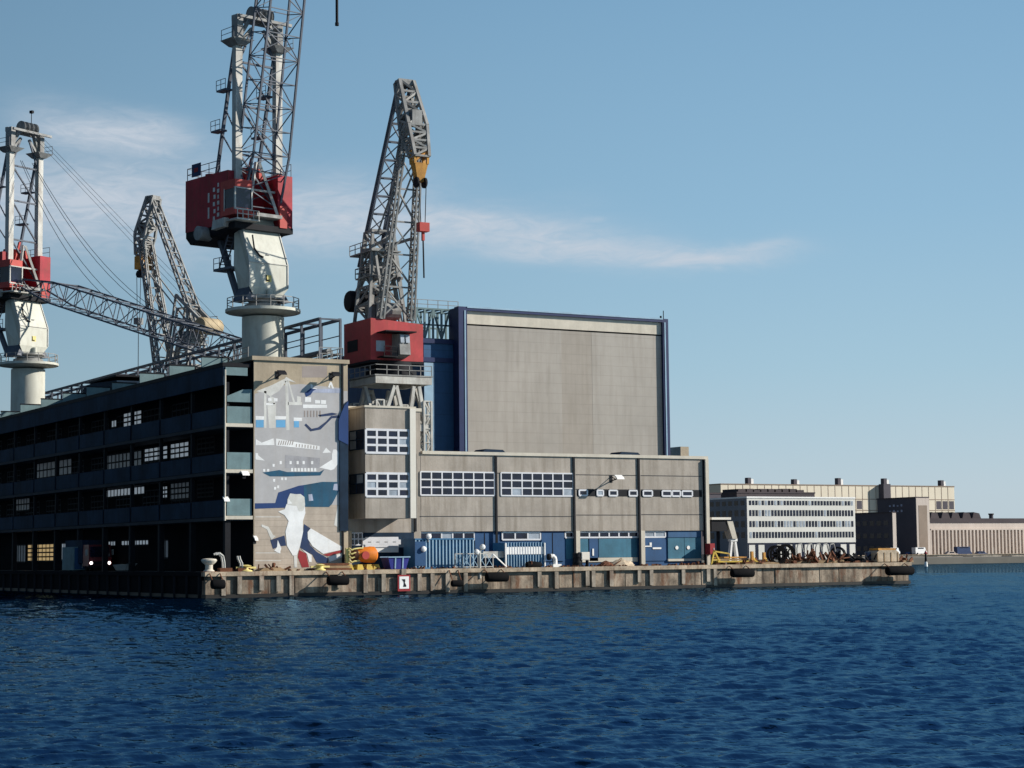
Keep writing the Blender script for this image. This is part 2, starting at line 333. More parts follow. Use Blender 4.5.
# ------------------------------------------------------------------ water
def make_water():
    rng = np.random.default_rng(3)
    r = np.concatenate([np.linspace(1, 11, 8), np.exp(np.linspace(math.log(12), math.log(300), 1600)), np.exp(np.linspace(math.log(306), math.log(9000), 60))])
    half = R(17.5)
    dense = np.linspace(AZ-half, AZ+half, 640)
    coarse = np.linspace(AZ+half, AZ-half+2*math.pi, 46)[1:-1]
    th = np.concatenate([dense, coarse]); nt_, nr = len(th), len(r)
    RR, TT = np.meshgrid(r, th, indexing='ij')
    X = RR*np.sin(TT); Y = RR*np.cos(TT); Z = np.zeros_like(X); DX = np.zeros_like(X); DY = np.zeros_like(X)
    dr = np.gradient(r)[:, None]*np.ones_like(X)
    wind = math.atan2(-0.9, -0.45)
    inside = ((TT > AZ-half-0.01) & (TT < AZ+half+0.01)).astype(float)
    lam = np.exp(np.linspace(math.log(0.2), math.log(3.0), 90))
    for l in lam:
        k = 2*math.pi/l; a = wind + rng.normal(0, 0.33); ph = rng.uniform(0, 6.283)
        steep = 0.062*(0.3 + 0.8*math.exp(-((math.log(l)-math.log(0.45))/0.7)**2))
        A = steep/k
        fade = np.clip(l/(2.0*dr) - 0.6, 0, 1)*(inside if l < 30 else 1)
        kx, ky = math.cos(a), math.sin(a)
        arg = k*(kx*X + ky*Y) + ph
        Z += A*fade*np.sin(arg); DX -= 0.75*A*fade*kx*np.cos(arg)*-1; DY -= 0.75*A*fade*ky*np.cos(arg)*-1
    # gusts: patches where the chop stands higher
    G = 1 + 0.28*np.sin(X*0.09+1.3*np.sin(Y*0.05))*np.sin(Y*0.07+0.7)
    Z *= G
    co = np.stack([X+DX, Y+DY, Z], -1).reshape(-1, 3)
    i, j = np.meshgrid(np.arange(nr-1), np.arange(nt_), indexing='ij'); j2 = (j+1) % nt_
    q = np.stack([i*nt_+j, i*nt_+j2, (i+1)*nt_+j2, (i+1)*nt_+j], -1).reshape(-1, 4)[:, ::-1]
    me = bpy.data.meshes.new('water'); me.vertices.add(len(co)); me.vertices.foreach_set('co', co.astype(np.float32).ravel())
    me.loops.add(q.size); me.loops.foreach_set('vertex_index', q.astype(np.int32).ravel())
    me.polygons.add(len(q)); me.polygons.foreach_set('loop_start', np.arange(0, q.size, 4, dtype=np.int32))
    me.update(); me.validate(); me.polygons.foreach_set('use_smooth', [True]*len(me.polygons))
    m = bpy.data.materials.new('sea water'); m.use_nodes = True; n = m.node_tree.nodes; l = m.node_tree.links
    b = n['Principled BSDF']; b.inputs['Base Color'].default_value = (0.0022, 0.023, 0.058, 1); b.inputs['Specular IOR Level'].default_value = 0.2; b.inputs['Roughness'].default_value = 0.1; b.inputs['IOR'].default_value = 1.33
    t = n.new('ShaderNodeTexCoord'); prev = None
    for sc, dist, vec in ((1.6, 0.06, (1, 0.35, 1)), (5.0, 0.042, (1, 0.35, 1))):
        mp = n.new('ShaderNodeMapping'); mp.inputs['Rotation'].default_value = (0, 0, 0.52); mp.inputs['Scale'].default_value = vec; l.new(t.outputs['Object'], mp.inputs[0])
        nz = n.new('ShaderNodeTexNoise'); nz.inputs['Scale'].default_value = sc; nz.inputs['Detail'].default_value = 3; l.new(mp.outputs[0], nz.inputs['Vector'])
        bp = n.new('ShaderNodeBump'); bp.inputs['Strength'].default_value = 0.75; bp.inputs['Distance'].default_value = dist; l.new(nz.outputs['Fac'], bp.inputs['Height'])
        if prev: l.new(prev.outputs[0], bp.inputs['Normal'])
        prev = bp
    n.remove(b)
    df = n.new('ShaderNodeBsdfDiffuse'); df.inputs['Color'].default_value = (0.0005, 0.005, 0.015, 1)
    gl = n.new('ShaderNodeBsdfGlossy'); gl.inputs['Roughness'].default_value = 0.04; gl.inputs['Color'].default_value = (0.32, 0.56, 0.74, 1)
    fr = n.new('ShaderNodeFresnel'); fr.inputs[0].default_value = 1.33
    for q_ in (gl, fr): l.new(prev.outputs[0], q_.inputs['Normal'])
    mm = n.new('ShaderNodeMath'); mm.operation = 'MULTIPLY'; mm.inputs[1].default_value = 0.5; l.new(fr.outputs[0], mm.inputs[0])
    mn = n.new('ShaderNodeMath'); mn.operation = 'MINIMUM'; mn.inputs[1].default_value = 0.4; l.new(mm.outputs[0], mn.inputs[0])
    ms = n.new('ShaderNodeMixShader'); l.new(mn.outputs[0], ms.inputs[0]); l.new(df.outputs[0], ms.inputs[1]); l.new(gl.outputs[0], ms.inputs[2])
    l.new(ms.outputs[0], n['Material Output'].inputs['Surface'])
    me.materials.append(m); o = bpy.data.objects.new('water', me); C.objects.link(o); struct(o)
make_water()

# ------------------------------------------------------------------ pier
QY, DECK = 155.6, 2.2
QX0 = atY(205, 590, QY).x; QX1 = atY(912, 575, QY).x
struct(MB().box(QX0+0.35, QX1-0.35, QY+0.35, 400, 1.2, DECK-0.004).build('pavement', 'pave'))
def make_quay():
    t = thing('quay_wall', 'stained concrete quay wall with pillars and rusty streaks along the water', 'quay wall', ((QX0+QX1)/2, QY, 0))
    MB().box(QX0, QX1, QY, QY+0.9, 1.86, DECK+0.03).build('coping', 'quay_cap', t, True); MB().box(QX0, QX0+0.9, QY+0.9, 330, 1.86, DECK+0.03).build('coping', 'dark_wall', t, True, label='near black coping along the left side')  # left side of the pier near black, front and right in quay colours
    MB().box(QX1-0.9, QX1, QY+0.9, 330, 1.86, DECK+0.03).build('coping', 'quay_cap', t, True)
    w = MB()
    u = QX0+0.15; random.seed(11)
    while u < QX1-0.2:
        n = min(u+random.uniform(2.2, 3.6), QX1-0.15)
        top = 1.855 if (random.random() < 0.45 or u > QX0+52) else 1.5
        w.box(u+0.02, n-0.02, QY+0.22+random.uniform(0, .12), QY+1.2, -1.0, top); u = n
    MB().box(QX0+0.2, QX0+1.2, QY+1.2, 330, -1, 1.855).build('side_panel', 'dark_wall', t, True, label='near black left side of the pier')
    w.box(QX1-1.2, QX1-0.2, QY+1.2, 330, -1, 1.855)
    w.build('wall_panel', 'quay', t, True)
    MB().box(QX0+0.1, QX1-0.1, QY+1.25, QY+2, -1, 1.85).build('backing', 'black', t, True)
    MB().box(QX0+0.1, QX1-0.1, QY+0.12, QY+0.2, -1.0, 0.32).box(QX0+0.1, QX0+0.19, QY+0.2, 330, -1, 0.32).build('tide_band', 'algae', t, True)
    for i in range(40): MB().tube((QX0+0.12, QY+1.5+i*3.1, -1), (QX0+0.12, QY+1.5+i*3.1, 1.85), 0.16, n=8).build('timber_pile', 'black', t, True)
    for px in (224, 240, 262, 279, 292, 340, 366, 384, 402, 420, 433, 448, 466, 540, 557, 588, 594, 612, 640, 652, 684, 709, 716):
        x = atY(px, 580, QY).x; h = random.uniform(0.1, .7)
        MB().box(x-0.2, x+0.2, QY+0.04, QY+0.21, h, 1.853).build('pillar', 'quay_rib', t, True)
make_quay()
random.seed(5)
# black rubber fenders hung on the wall
FG = 'black fenders along the quay'
def fender(px0, px1, zc, r, label, first=[None]):
    a = atY(px0, 580, QY).x; b = atY(px1, 580, QY).x; ln = b-a
    t = thing('fender', label, 'fender', ((a+b)/2, QY-r-0.4, 0), 0, FG)
    MB().lathe((-ln/2, 0, zc), [(r*0.35, 0), (r*0.9, 0.02), (r, 0.12), (r, ln-0.12), (r*0.9, ln-0.02), (r*0.35, ln)], 20, 'x').build('rubber_roll', 'rubber', t, smooth=True)
    for s_ in (-0.4, 0.4): MB().bar((ln*s_, r*0.2, zc+r*0.9), (ln*s_, r+0.37, DECK-0.1), 0.07).build('chain', 'rusty', t)
fender(324, 344, 1.35, 0.42, 'black rubber fender on the quay wall below the painted gull')
fender(448, 459, 0.9, 0.3, 'short black fender low on the quay wall below the blue ribbed container')
fender(482, 503, 1.4, 0.42, 'black rubber fender on the quay below the twin white vent heads')
fender(727, 748, 1.4, 0.42, 'black rubber fender on the quay wall below the stacked yellow beams')
fender(882, 907, 1.35, 0.45, 'black rubber fender nearest the far right corner of the pier')
fender(208, 221, 1.2, 0.4, 'black fender at the shaded left corner of the pier')

# ------------------------------------------------------------------ far shore
land = MB()
land.extrude([(QX1+40, 372, 1.55), (392, 372, 1.55), (392, 477.5, 1.55), (1600, 477.5, 1.55), (6000, 7000, 1.55), (-5000, 7000, 1.55), (-5000, 430, 1.55), (QX1+40, 430, 1.55)], (0, 0, -2))
struct(land.build('ground', 'land'))
t = thing('far_quay_wall', 'low pale stone quay across the water below the long pillared warehouse', 'quay wall', (500, 477, 0))
MB().box(391, 1300, 476.6, 477.6, -1, 1.95).build('wall_face', 'far_quay', t, True)
MB().box(391, 1300, 476.3, 478.4, 1.95, 2.15).build('coping', 'quay_cap', t, True)
for px in (932, 968, 1007):
    x = atY(px, 557, 476).x; MB().box(x-1.6, x+1.6, 475.4, 476.6, 0.1, 1.5).build('fender', 'rubber', t, True)

def building_box(name, label, Fx, pxl, pxr, pytop, Y, depth, wallm, roofm='roof_dark', sidem=None):
    """a block whose front faces the water at Y; returns thing, front face, left face, x0, x1, ztop"""
    x0 = atY(pxl, 550, Y).x; x1 = atY(pxr, 550, Y).x; zt = atY(pxl, pytop, Y).z
    t = thing(name, label, 'building', ((x0+x1)/2, Y+depth/2, 1.55))
    MB().box(x0, x1, Y, Y+depth, 1.55, zt).build('wall', wallm, t, True)
    MB().box(x0-0.15, x1+0.15, Y-0.15, Y+depth+0.15, zt, zt+0.4).build('roof', roofm, t, True)
    return t, faceY(Y), faceX(x0), x0, x1, zt

def far_side():
    # white office block
    Y = 404
    t, F, G, x0, x1, zt = building_box('office_block', 'white office block with four even rows of narrow windows beyond the pier', 0, 748, 856, 498, Y, 17, 'office', 'white')
    MB().box(x0-0.12, x0, Y, Y+17, 1.55, zt-0.01).build('side_wall', 'office_shade', t, True)  # shade of the left side put into a darker grey sheet
    for k, (a, b) in enumerate(((500.5, 505), (510, 516), (521, 527), (532, 538))):
        za = F.uv(748, a)[1]; zb = F.uv(748, b)[1]
        n = 34; wd = (x1-x0-1.0)/n
        for i in range(n):
            u = x0+0.5+i*wd; g = 'glass' if random.random() < 0.88 else 'glass_pale'
            if k == 2 and random.random() < .35: g = 'glass_pale'
            if i % 1 == 0:
                w = MB().fbox(F, u+0.16*wd, u+0.82*wd, zb, za, 0.003, 0.06).build('window', g, t, True)
        for i in range(6):
            MB().fbox(G, Y+1.0+i*2.7, Y+2.6+i*2.7, zb, za, 0.125, 0.16).build('window', 'glass', t, True)
    b = MB(); b.fbox(F, x0, x1, 1.6, F.uv(748, 543)[1], 0.003, 0.05); b.build('ground_floor', 'glass', t, True)
    for i in range(12):
        u = x0+0.3+i*(x1-x0-1)/11.5
        if i not in (2, 9): MB().fbox(F, u, u+1.9, 1.6, F.uv(748, 544)[1]-0.25, 0.05, 0.1).build('shopfront', 'office', t, True)
    # dark annex left of the office
    t, F, G, a0, a1, zt = building_box('annex', 'low dark grey annex left of the white office block', 0, 700, 722, 494, 440, 12, 'far_dark')
    for k in range(3): MB().fbox(F, a0+1, a1-1, zt-3.6-k*4, zt-2.2-k*4, 0.003, 0.06).build('window', 'glass', t, True)
    # dark shed behind the office
    t, F, G, a0, a1, zt = building_box('shed', 'dark red roofed shed showing above the white office roof', 0, 738, 816, 493, 470, 20, 'roof_dark')
    for i in range(9): u = a0+2+i*(a1-a0-5)/9; MB().box(u, u+3.2, 472, 480, zt+0.4, zt+random.uniform(.8, 1.5)).build('roof_monitor', 'roof_dark', t, True)
    # cream factory
    Y = 600
    t, F, G, x0, x1, zt = building_box('factory', 'very long cream panelled factory with a flat roof behind the office block', 0, 722, 956, 484.5, Y, 60, 'far_cream', 'far_tan')
    sm = MB(); n = 34
    for i in range(1, n): u = x0+(x1-x0)*i/n; sm.fbox(F, u-0.12, u+0.12, 2, zt, 0, 0.06)
    for z in (zt-5.2, zt-9.6): sm.fbox(F, x0, x1, z-0.14, z+0.14, 0.0, 0.07)
    sm.build('panel_seams', 'far_tan', t, True)
    for i in range(n):
        if i in (24, 25, 26, 28, 31, 32, 33) or i % 3 == 1:
            u = x0+(x1-x0)*i/n; w = MB().fbox(F, u+0.5, u+(x1-x0)/n-0.4, zt-9.1, zt-5.8, 0.003, 0.05).build('window', 'far_dark', t, True)
    for px in (748, 794, 838, 884, 941):
        x = atY(px, 482, Y+4).x; h = random.uniform(2.4, 3.4)
        MB().box(x, x+1.5, Y+4, Y+6, zt+0.4, zt+h).build('roof_vent', 'far_dark', t, True); MB().box(x+1.7, x+3.4, Y+5, Y+7, zt+0.4, zt+h*0.85).build('roof_vent', 'white', t, True)
    MB().box(*sorted((atY(884, 500, Y-3).x, atY(891, 500, Y-3).x)), Y-3, Y-0.01, 2, zt+0.8).build('stair_shaft', 'far_dark', t, True)
    # dark tower block
    Y = 484
    t, F, G, x0, x1, zt = building_box('tower_block', 'dark brick tower block with a pale framed brown end wall', 0, 917, 930, 498, Y, 19, 'far_dark')
    MB().fbox(F, x0, x1, 1.6, zt, 0.003, 0.25).build('end_wall', 'far_pink', t, True)
    MB().fbox(F, x0+0.9, x1-1.0, 2.0, zt-2.4, 0.253, 0.3).build('end_panel', 'far_tan', t, True)
    for r_, (z, cnt) in enumerate(((zt-2.2, 4), (zt-4.0, 4))):
        for i in range(cnt):
            y = Y+13.2-i*1.9
            MB().fbox(G, y-1.0, y-0.2, z-0.35, z+(0.35 if i % 2 else 0.15), 0.003, 0.05).build('sign_mark', 'p_lav', t, True)
    t, F, G, x0, x1, zt = building_box('brick_wing', 'dark low brick wing with a thin bright end in front of the tower block', 0, 893, 896.5, 513, 474, 19, 'far_dark')
    MB().fbox(F, x0, x1, 1.6, zt, 0.003, 0.2).build('end_wall', 'far_pink', t, True)
    for i in range(5):
        for k in range(3): MB().fbox(G, 476+i*3.4, 478+i*3.4, 3.5+k*4, 5+k*4, 0.003, 0.05).build('window', 'glass', t, True)
    # long pillared warehouse
    Y = 494
    t, F, G, x0, x1, zt = building_box('long_warehouse', 'long pale pillared warehouse with a dark roof at the right shore', 0, 930, 1090, 523, Y, 30, 'far_pink')
    pl = MB(); n = 46; st = (x1-x0)/n
    for i in range(n+1): u = x0+i*st; pl.fbox(F, u-0.35, u+0.35, 1.6, zt-2.4, 0, 0.7)
    pl.fbox(F, x0, x1, zt-2.4, zt-1.9, 0, .7); pl.build('pillars', 'far_pink', t, True)
    for i in range(n):
        u = x0+i*st
        MB().fbox(F, u+0.75, u+st-0.75, 4.6, zt-2.9, 0.003, 0.08).build('window', ('far_tan', 'glass_pale', 'far_tan', 'glass', 'far_tan', 'far_tan', 'glass_pale')[(i*5) % 7], t, True)
        if i % 5 == 2: MB().fbox(F, u+0.4, u+st-0.4, 1.6, 4.3, 0.003, 0.09).build('door', 'white' if i % 2 else 'glass', t, True)
    MB().box(x0, x1, Y+2, Y+28, zt+0.4, zt+1.6).build('upper_roof', 'roof_dark', t, True)
    for px in (934, 945, 955, 966, 976):
        x = atY(px, 520, Y+6).x; MB().extrude([(x-1.6, Y+6, zt+1.6), (x+2.4, Y+6, zt+1.6), (x+1.6, Y+6, zt+3.4), (x-0.9, Y+6, zt+3.8)], (0, 12, 0)).build('roof_monitor', 'roof_dark', t, True)
    c = atY(991, 513.5, 526)
    t = thing('chimney', 'thin dark chimney rising behind the long pillared warehouse', 'chimney', (c.x, 526, 1.55))
    MB().tube((0, 0, 0), (0, 0, c.z-2.05), 1.0, 0.75, 14).build('stack', 'far_dark', t); MB().tube((0, 0, c.z-2.05), (0, 0, c.z-1.55), 1.0, 1.0, 14).build('stack_cap', 'roof_dark', t)
far_side()

# ------------------------------------------------------------------ gallery warehouse with the mural tower
WY = 157.9
TX0 = atY(253.5, 480, WY).x; TX1 = atY(348, 480, WY).x; GX = atY(226, 480, WY).x
TOPZ = atY(300, 358, WY).z
def make_warehouse():
    t = thing('warehouse', 'dark galleried dock warehouse with a painted mural tower at its sunlit end', 'warehouse', (TX0, WY, DECK))
    RZ = TOPZ-1.0
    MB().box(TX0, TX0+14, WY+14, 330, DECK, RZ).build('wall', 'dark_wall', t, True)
    MB().box(TX0+0.02, TX1, WY, WY+16, DECK, TOPZ-0.35).build('stair_tower', 'concrete_buff', t, True)
    MB().box(TX0-0.06, TX0+0.01, WY+0.06, WY+15.9, DECK, TOPZ-0.4).build('shade_sheet', 'dark_wall', t, True)  # added near-black sheet: shade of the tower's left face as colour
    MB().box(TX0-0.2, TX1+0.1, WY-0.18, WY+16.1, TOPZ-0.35, TOPZ).build('tower_coping', 'concrete_buff', t, True)
    MB().box(GX-0.25, TX0+14, WY+14.1, 330, RZ, RZ+0.35).box(GX-0.25, TX0-0.21, WY+0.2, WY+14.1, RZ, RZ+0.35).build('roof', 'black', t, True)
    # soffit fascia at the roof edge
    MB().box(GX-0.2, GX, WY+0.25, 330, RZ-1.6, RZ).build('fascia', 'navy', t, True)
    F = faceX(GX)
    floors = [atY(238, y, WY).z for y in (517, 470.5, 424.5)]
    BAY = 8.4
    for z in floors:
        MB().box(GX-0.15, TX0, WY+0.1, 330, z-0.28, z).build('gallery_slab', 'ledge', t, True)
        p = MB(); y = WY+0.45; k = 0
        while y < 320:
            p.box(GX, GX+0.08, y, y+BAY-0.5, z+0.05, z+1.5); y += BAY
        p.build('parapet', 'navy', t, True)
        MB().box(GX+0.15, TX0-0.1, WY+0.15, WY+0.3, z+0.12, z+1.58).build('end_panel', 'teal_panel', t, True)
        MB().box(GX+0.0, TX0-0.06, WY+0.02, WY+0.12, z-0.2, z+0.1).build('end_ledge', 'concrete_light', t, True)
        for i in range(19): yy = WY+0.3+i*BAY; MB().box(GX+0.1, GX+0.4, yy, yy+0.35, z, z+3.7).build('gallery_column', 'black', t, True)
    MB().extrude([(GX+0.15, WY+0.15, 16.9), (TX0-0.1, WY+0.15, 16.9), (TX0-0.1, WY+0.15, 18.05), (GX+1.6, WY+0.15, 18.0), (GX+0.15, WY+0.15, 17.4)], (0, .15, 0)).build('end_panel', 'teal_panel', t, True)
    MB().box(GX+0.0, TX0-0.5, WY+0.16, WY+0.3, RZ-0.75, RZ-0.05).build('end_panel', 'teal_panel', t, True)
    for i in range(20): yy = WY+0.3+i*BAY; MB().box(GX+0.05, GX+0.55, yy, yy+0.5, DECK, floors[0]-0.28).build('ground_column', 'black', t, True)
    MB().path([(GX-0.12, WY-0.05, 2.3+4.3), (GX-0.12, WY-0.05, RZ-0.3)], 0.09, 8).build('drainpipe', 'concrete_light', t, True)
    # divider panels standing along the roof edge
    y = WY+6
    for i in range(14):
        h = 1.0 if i % 5 != 3 else 0.75
        d = MB().box(GX, TX0-0.05, y, y+0.15, RZ+0.35, RZ+0.35+h).build('roof_divider', 'teal_panel', t, True)
        MB().box(GX-0.02, TX0, y-0.03, y+0.2, RZ+0.35+h, RZ+0.47+h).box(TX0-0.04, TX0+.1, y-.03, y+.2, RZ+.35, RZ+.35+h).build('divider_frame', 'black', d, True); y += 8.4
    # windows of the shaded back wall: some show daylight from the far side of the building
    B = faceX(TX0)
    def grid(px0, px1, y0, y1, nx, nz, m):
        a = B.uv(px0, y1)[0]; b = B.uv(px1, y1)[0]; u0, u1 = min(a, b), max(a, b)
        z0 = min(B.uv(px0, y1)[1], B.uv(px1, y1)[1]); z1 = B.uv((px0+px1)/2, y0)[1]
        window(B, u0, u1, z0, z1, nx, nz, t, 'black', m, 0.16, 0.03)
    grid(124, 142, 411.5, 424, 4, 3, 'lit_white')
    grid(112, 117, 420, 427, 2, 1, 'lit_white')
    grid(145, 168, 447, 459, 5, 3, 'lit_white'); grid(171, 194, 442, 456, 5, 3, 'lit_white'); grid(198, 215, 438, 452, 4, 3, 'lit_white')
    grid(105, 142, 453, 467, 10, 2, 'lit_dim'); grid(36, 72, 461, 474, 9, 2, 'lit_dim')
    grid(160, 168, 486, 498, 3, 3, 'lit_white'); grid(171, 194, 482, 498, 6, 3, 'lit_dim'); grid(198, 214, 480, 496, 4, 4, 'lit_white')
    grid(105, 145, 488, 494, 12, 1, 'lit_white'); grid(16, 30, 498, 510, 5, 2, 'lit_dim')
    grid(28, 54, 544, 561, 7, 4, 'lit_yellow'); grid(16, 26, 545, 562, 4, 1, 'lit_dim'); grid(62, 74, 543, 560, 5, 1, 'lit_white')
    grid(104, 116, 541, 546, 5, 1, 'lit_white'); grid(122, 149, 540, 545, 9, 1, 'lit_white'); grid(159, 169, 540, 558, 3, 1, 'lit_dim')
    for z in floors:
        for i in range(9):
            y0 = WY+15+i*8.4; window(B, y0, y0+5.6, z+1.4, z+3.2, 5, 3, t, 'ledge', 'glass', 0.12, -0.012, 0.3)
    # floodlights on the end of the galleries
    # mural tower details
    F = faceY(WY)
    MB().fbox(F, *(F.uv(341.5, 400)[0], F.uv(343, 400)[0]), DECK, TOPZ-0.36, 0.0, 0.12).build('downpipe', 'black', t, True)
    r = MB(); zt = TOPZ
    r.railing([(TX1-2.6, WY+0.4, zt), (TX1-0.3, WY+0.4, zt), (TX1-0.3, WY+6, zt)], 1.1, 0.06, 1.1); r.railing([(TX0+0.3, WY+2, zt), (TX0+0.3, WY+9, zt)], 1.0, .06, 1.5)
    r.build('roof_railing', 'crane_steel', t, True)
    # the mural
    lay = [0]
    def P(m, pts, name='painted_shape', par=None, k=None):
        k = 1+lay[0] if k is None else k
        return MB().fpoly(F, [F.uv(*p) for p in pts], 0.0, 0.004*k).build(name, m, par or t, True)
    def box(m, x0, y0, x1, y1, name, par, k): return P(m, [(x0, y0), (x1, y0), (x1, y1), (x0, y1)], name, par, k)
    mu = P('p_grey', [(254.6, 394), (272, 386), (300, 384), (341, 388), (341, 505), (254.6, 505)], 'mural', t, 1)
    mu['label'] = 'grey painted mural of harbour cranes, ships and gulls'
    box('p_warm', 254.6, 505.2, 341, 568.5, 'painted_boards', mu, 1)
    box('p_taupe', 302, 366, 327, 377.5, 'colour_patch', mu, 1)
    # drawn harbour crane
    cr = [[(256, 391.3), (272, 385), (285, 378.5), (286, 376.8), (296, 382.5), (287, 380.5), (279, 391), (270, 396.5), (265, 393)], [(264, 391), (266.4, 391), (266.4, 428), (264, 428)], [(285, 381), (288, 381), (289.5, 430), (286.3, 430)],
          [(287.5, 381), (289, 381), (295, 402), (292.8, 402)], [(270, 396), (275, 398), (275, 404), (268, 404)], [(267, 403), (276, 403), (276, 428), (269, 428)], [(288, 402), (302, 402), (302, 405), (288, 405)], [(297, 396), (301, 397), (301, 402), (297, 402)]]
    o = MB()
    for q in cr: o.fpoly(F, [F.uv(*p) for p in q], 0, 0.008)
    o.build('painted_crane', 'p_pale', mu, True)
    for q in ((255.5, 416, 264, 419.8), (275, 416, 286, 419.4), (293.5, 417.5, 302, 421), (268, 398, 271.5, 401), (274, 398, 277.5, 401.5), (266, 403, 273, 405), (303, 404.5, 327, 408), (305, 397, 311, 402), (315, 400, 320, 403.5), (321, 400, 326, 404), (255.5, 453, 258, 459), (338, 430, 341, 433)):
        MB().fpoly(F, [F.uv(q[0], q[1]), F.uv(q[2], q[1]+0.3), F.uv(q[2], q[3]), F.uv(q[0], q[3])], 0, 0.012).build('painted_shape', 'p_white', mu, True)
    for q in (((310.5, 384), (312.5, 384.6), (313, 388), (317, 388.5), (316, 390), (311, 390)), ((328, 387), (330, 382), (331.5, 382), (334, 388.5), (332, 388.5), (330.7, 384.5), (329.5, 388)),
              ((255.8, 439), (261.7, 442.7), (273.4, 438.3), (274.4, 445), (255.8, 445.3)), ((276, 438.5), (319.6, 446.2), (319.6, 450), (276, 445.5)),
              ((255.9, 453.4), (264.6, 460.6), (255.9, 459.6)), ((322.3, 453), (326, 447.6), (331, 452.5)),
              ((333, 449.5), (336, 449.5), (338.9, 453), (337.9, 464), (334, 469), (331, 470.2), (319.3, 467.6), (332, 459.5), (332, 454))):
        MB().fpoly(F, [F.uv(*p) for p in q], 0, 0.0122).build('painted_shape', 'p_white', mu, True)
    for i in range(8): x = 291+i*3.3; MB().fpoly(F, [F.uv(*p) for p in ((x, 468), (x+1.9, 468), (x+2.2, 471.4), (x, 471.4))], 0, 0.012).build('painted_shape', 'p_white', mu, True)
    for x in (279.5, 289.5, 296.5, 302.5, 311): MB().fpoly(F, [F.uv(*p) for p in ((x, 461), (x+2.2, 461), (x+2.2, 464.2), (x, 464.2))], 0, 0.012).build('painted_shape', 'p_white', mu, True)
    for x, y in ((263, 469), (267, 469), (272.5, 464), (273, 479), (281, 477.5), (284.5, 477.5), (274, 487), (277, 485.5)): MB().fpoly(F, [F.uv(*p) for p in ((x, y), (x+2.2, y), (x+2, y+2.8), (x, y+2.6))], 0, 0.012).build('painted_shape', 'p_white', mu, True)
    for i in range(7): x = 279+i*2.3; MB().fpoly(F, [F.uv(*p) for p in ((x, 440.5), (x+0.8, 440.8), (x-0.4, 445), (x-1.3, 445))], 0, 0.016).build('painted_bar', 'p_taupe', mu, True)
    for i in range(8): x = 296+i*2.9; MB().fpoly(F, [F.uv(*p) for p in ((x, 443.8+i*.3), (x+0.9, 444+i*.3), (x+0.6, 447+i*.3), (x-0.2, 447+i*.3))], 0, 0.016).build('painted_bar', 'p_taupe', mu, True)
    for i in range(6): x = 304+i*3.1; MB().fpoly(F, [F.uv(*p) for p in ((x, 410.6), (x+1.2, 410.6), (x+1.2, 417), (x, 417))], 0, 0.016).build('painted_bar', 'p_taupe', mu, True)
    for q in ((256, 420, 263.6, 427.4), (276, 420, 285.4, 427.4), (294, 421, 299, 427.4)): MB().fpoly(F, [F.uv(q[0], q[1]), F.uv(q[2], q[1]), F.uv(q[2], q[3]), F.uv(q[0], q[3])], 0, 0.0135).build('painted_bar', 'p_sky', mu, True)
    P('p_lav', [(311, 389), (341, 388.6), (341, 393), (311, 392.5)], 'painted_deck', mu, 4)
    P('p_grey2', [(285, 455), (320, 458), (319.5, 468), (285, 468)], 'painted_cabin', mu, 2)
    P('p_blue', [(304.7, 393), (310.5, 388.3), (316.4, 389.3), (313, 391), (310.5, 395), (306, 397)], 'painted_flag', mu, 5)
    P('p_navy', [(304.5, 425), (306, 423.5), (311.5, 428.8), (318, 427.4), (326, 421.5), (331, 416), (338.8, 415), (339, 417.8), (332, 418.2), (320.5, 429.5), (310.5, 431.4)], 'painted_wake', mu, 5)
    P('p_navy', [(318, 415), (332, 412.6), (338.5, 414), (332, 415.5), (320, 416.6)], 'painted_wake', mu, 4)
    P('p_teal', [(262.7, 472.5), (279.3, 470), (287, 472), (319.3, 472), (324.2, 469.6), (320.3, 475.4), (289, 476.4), (270, 476.3)], 'painted_hull', mu, 5)
    P('p_blue', [(255, 503.3), (275.3, 503), (278.3, 492.5), (298.8, 485.7), (304, 485), (304, 506.8), (285, 507.7), (255, 508.8)], 'painted_hull', mu, 4)
    P('p_teal', [(303.8, 485), (322, 481.8), (337.5, 482), (339, 490.5), (332, 504), (329, 507), (303.8, 506.8)], 'painted_hull', mu, 5)
    P('p_lav', [(332.8, 490), (334, 484), (337.2, 483.6), (338.4, 490.6)], 'painted_port', mu, 6)
    P('p_lav', [(308.3, 494.5), (312, 494), (313.2, 500.6), (308.8, 501)], 'painted_port', mu, 6)
    g = P('p_white', [(286.5, 504), (284.6, 509.2), (278.1, 511.6), (284.4, 515), (288.5, 521), (285.4, 531.7), (287, 546), (292.7, 555.6), (296.9, 554.8), (300, 546), (303, 531.7), (302.8, 521), (305.3, 513), (304.7, 506), (296, 502)], 'painted_gull', mu, 7)
    P('p_pale', [(290, 493.4), (287.4, 499.5), (287, 504.5), (291.5, 505.5), (296.5, 506), (299, 511.5), (303, 511), (305, 505), (304.3, 497), (300.5, 494), (296, 494.2)], 'painted_gull_hood', mu, 8)
    P('p_white', [(288.6, 499), (292, 503.5), (287.2, 504)], 'painted_gull_eye', mu, 9)
    P('p_navy', [(304, 524), (310.4, 528.3), (307.4, 536), (310, 545), (316.7, 552), (323, 555.5), (328, 558.5), (327.8, 564), (316.7, 562.5), (312.5, 554.6), (304, 550.4), (299.6, 546.8), (303, 532)], 'painted_gull_wing', mu, 6)
    P('p_white', [(310.6, 528.3), (342.6, 547.2), (342.6, 549.6), (322.9, 553.7), (312.5, 546.3), (307.8, 539), (307.5, 532)], 'painted_gull_wing', mu, 8)
    P('p_white', [(328, 556.9), (342.6, 553.2), (342.6, 556.9), (329.5, 562)], 'painted_gull_tail', mu, 8)
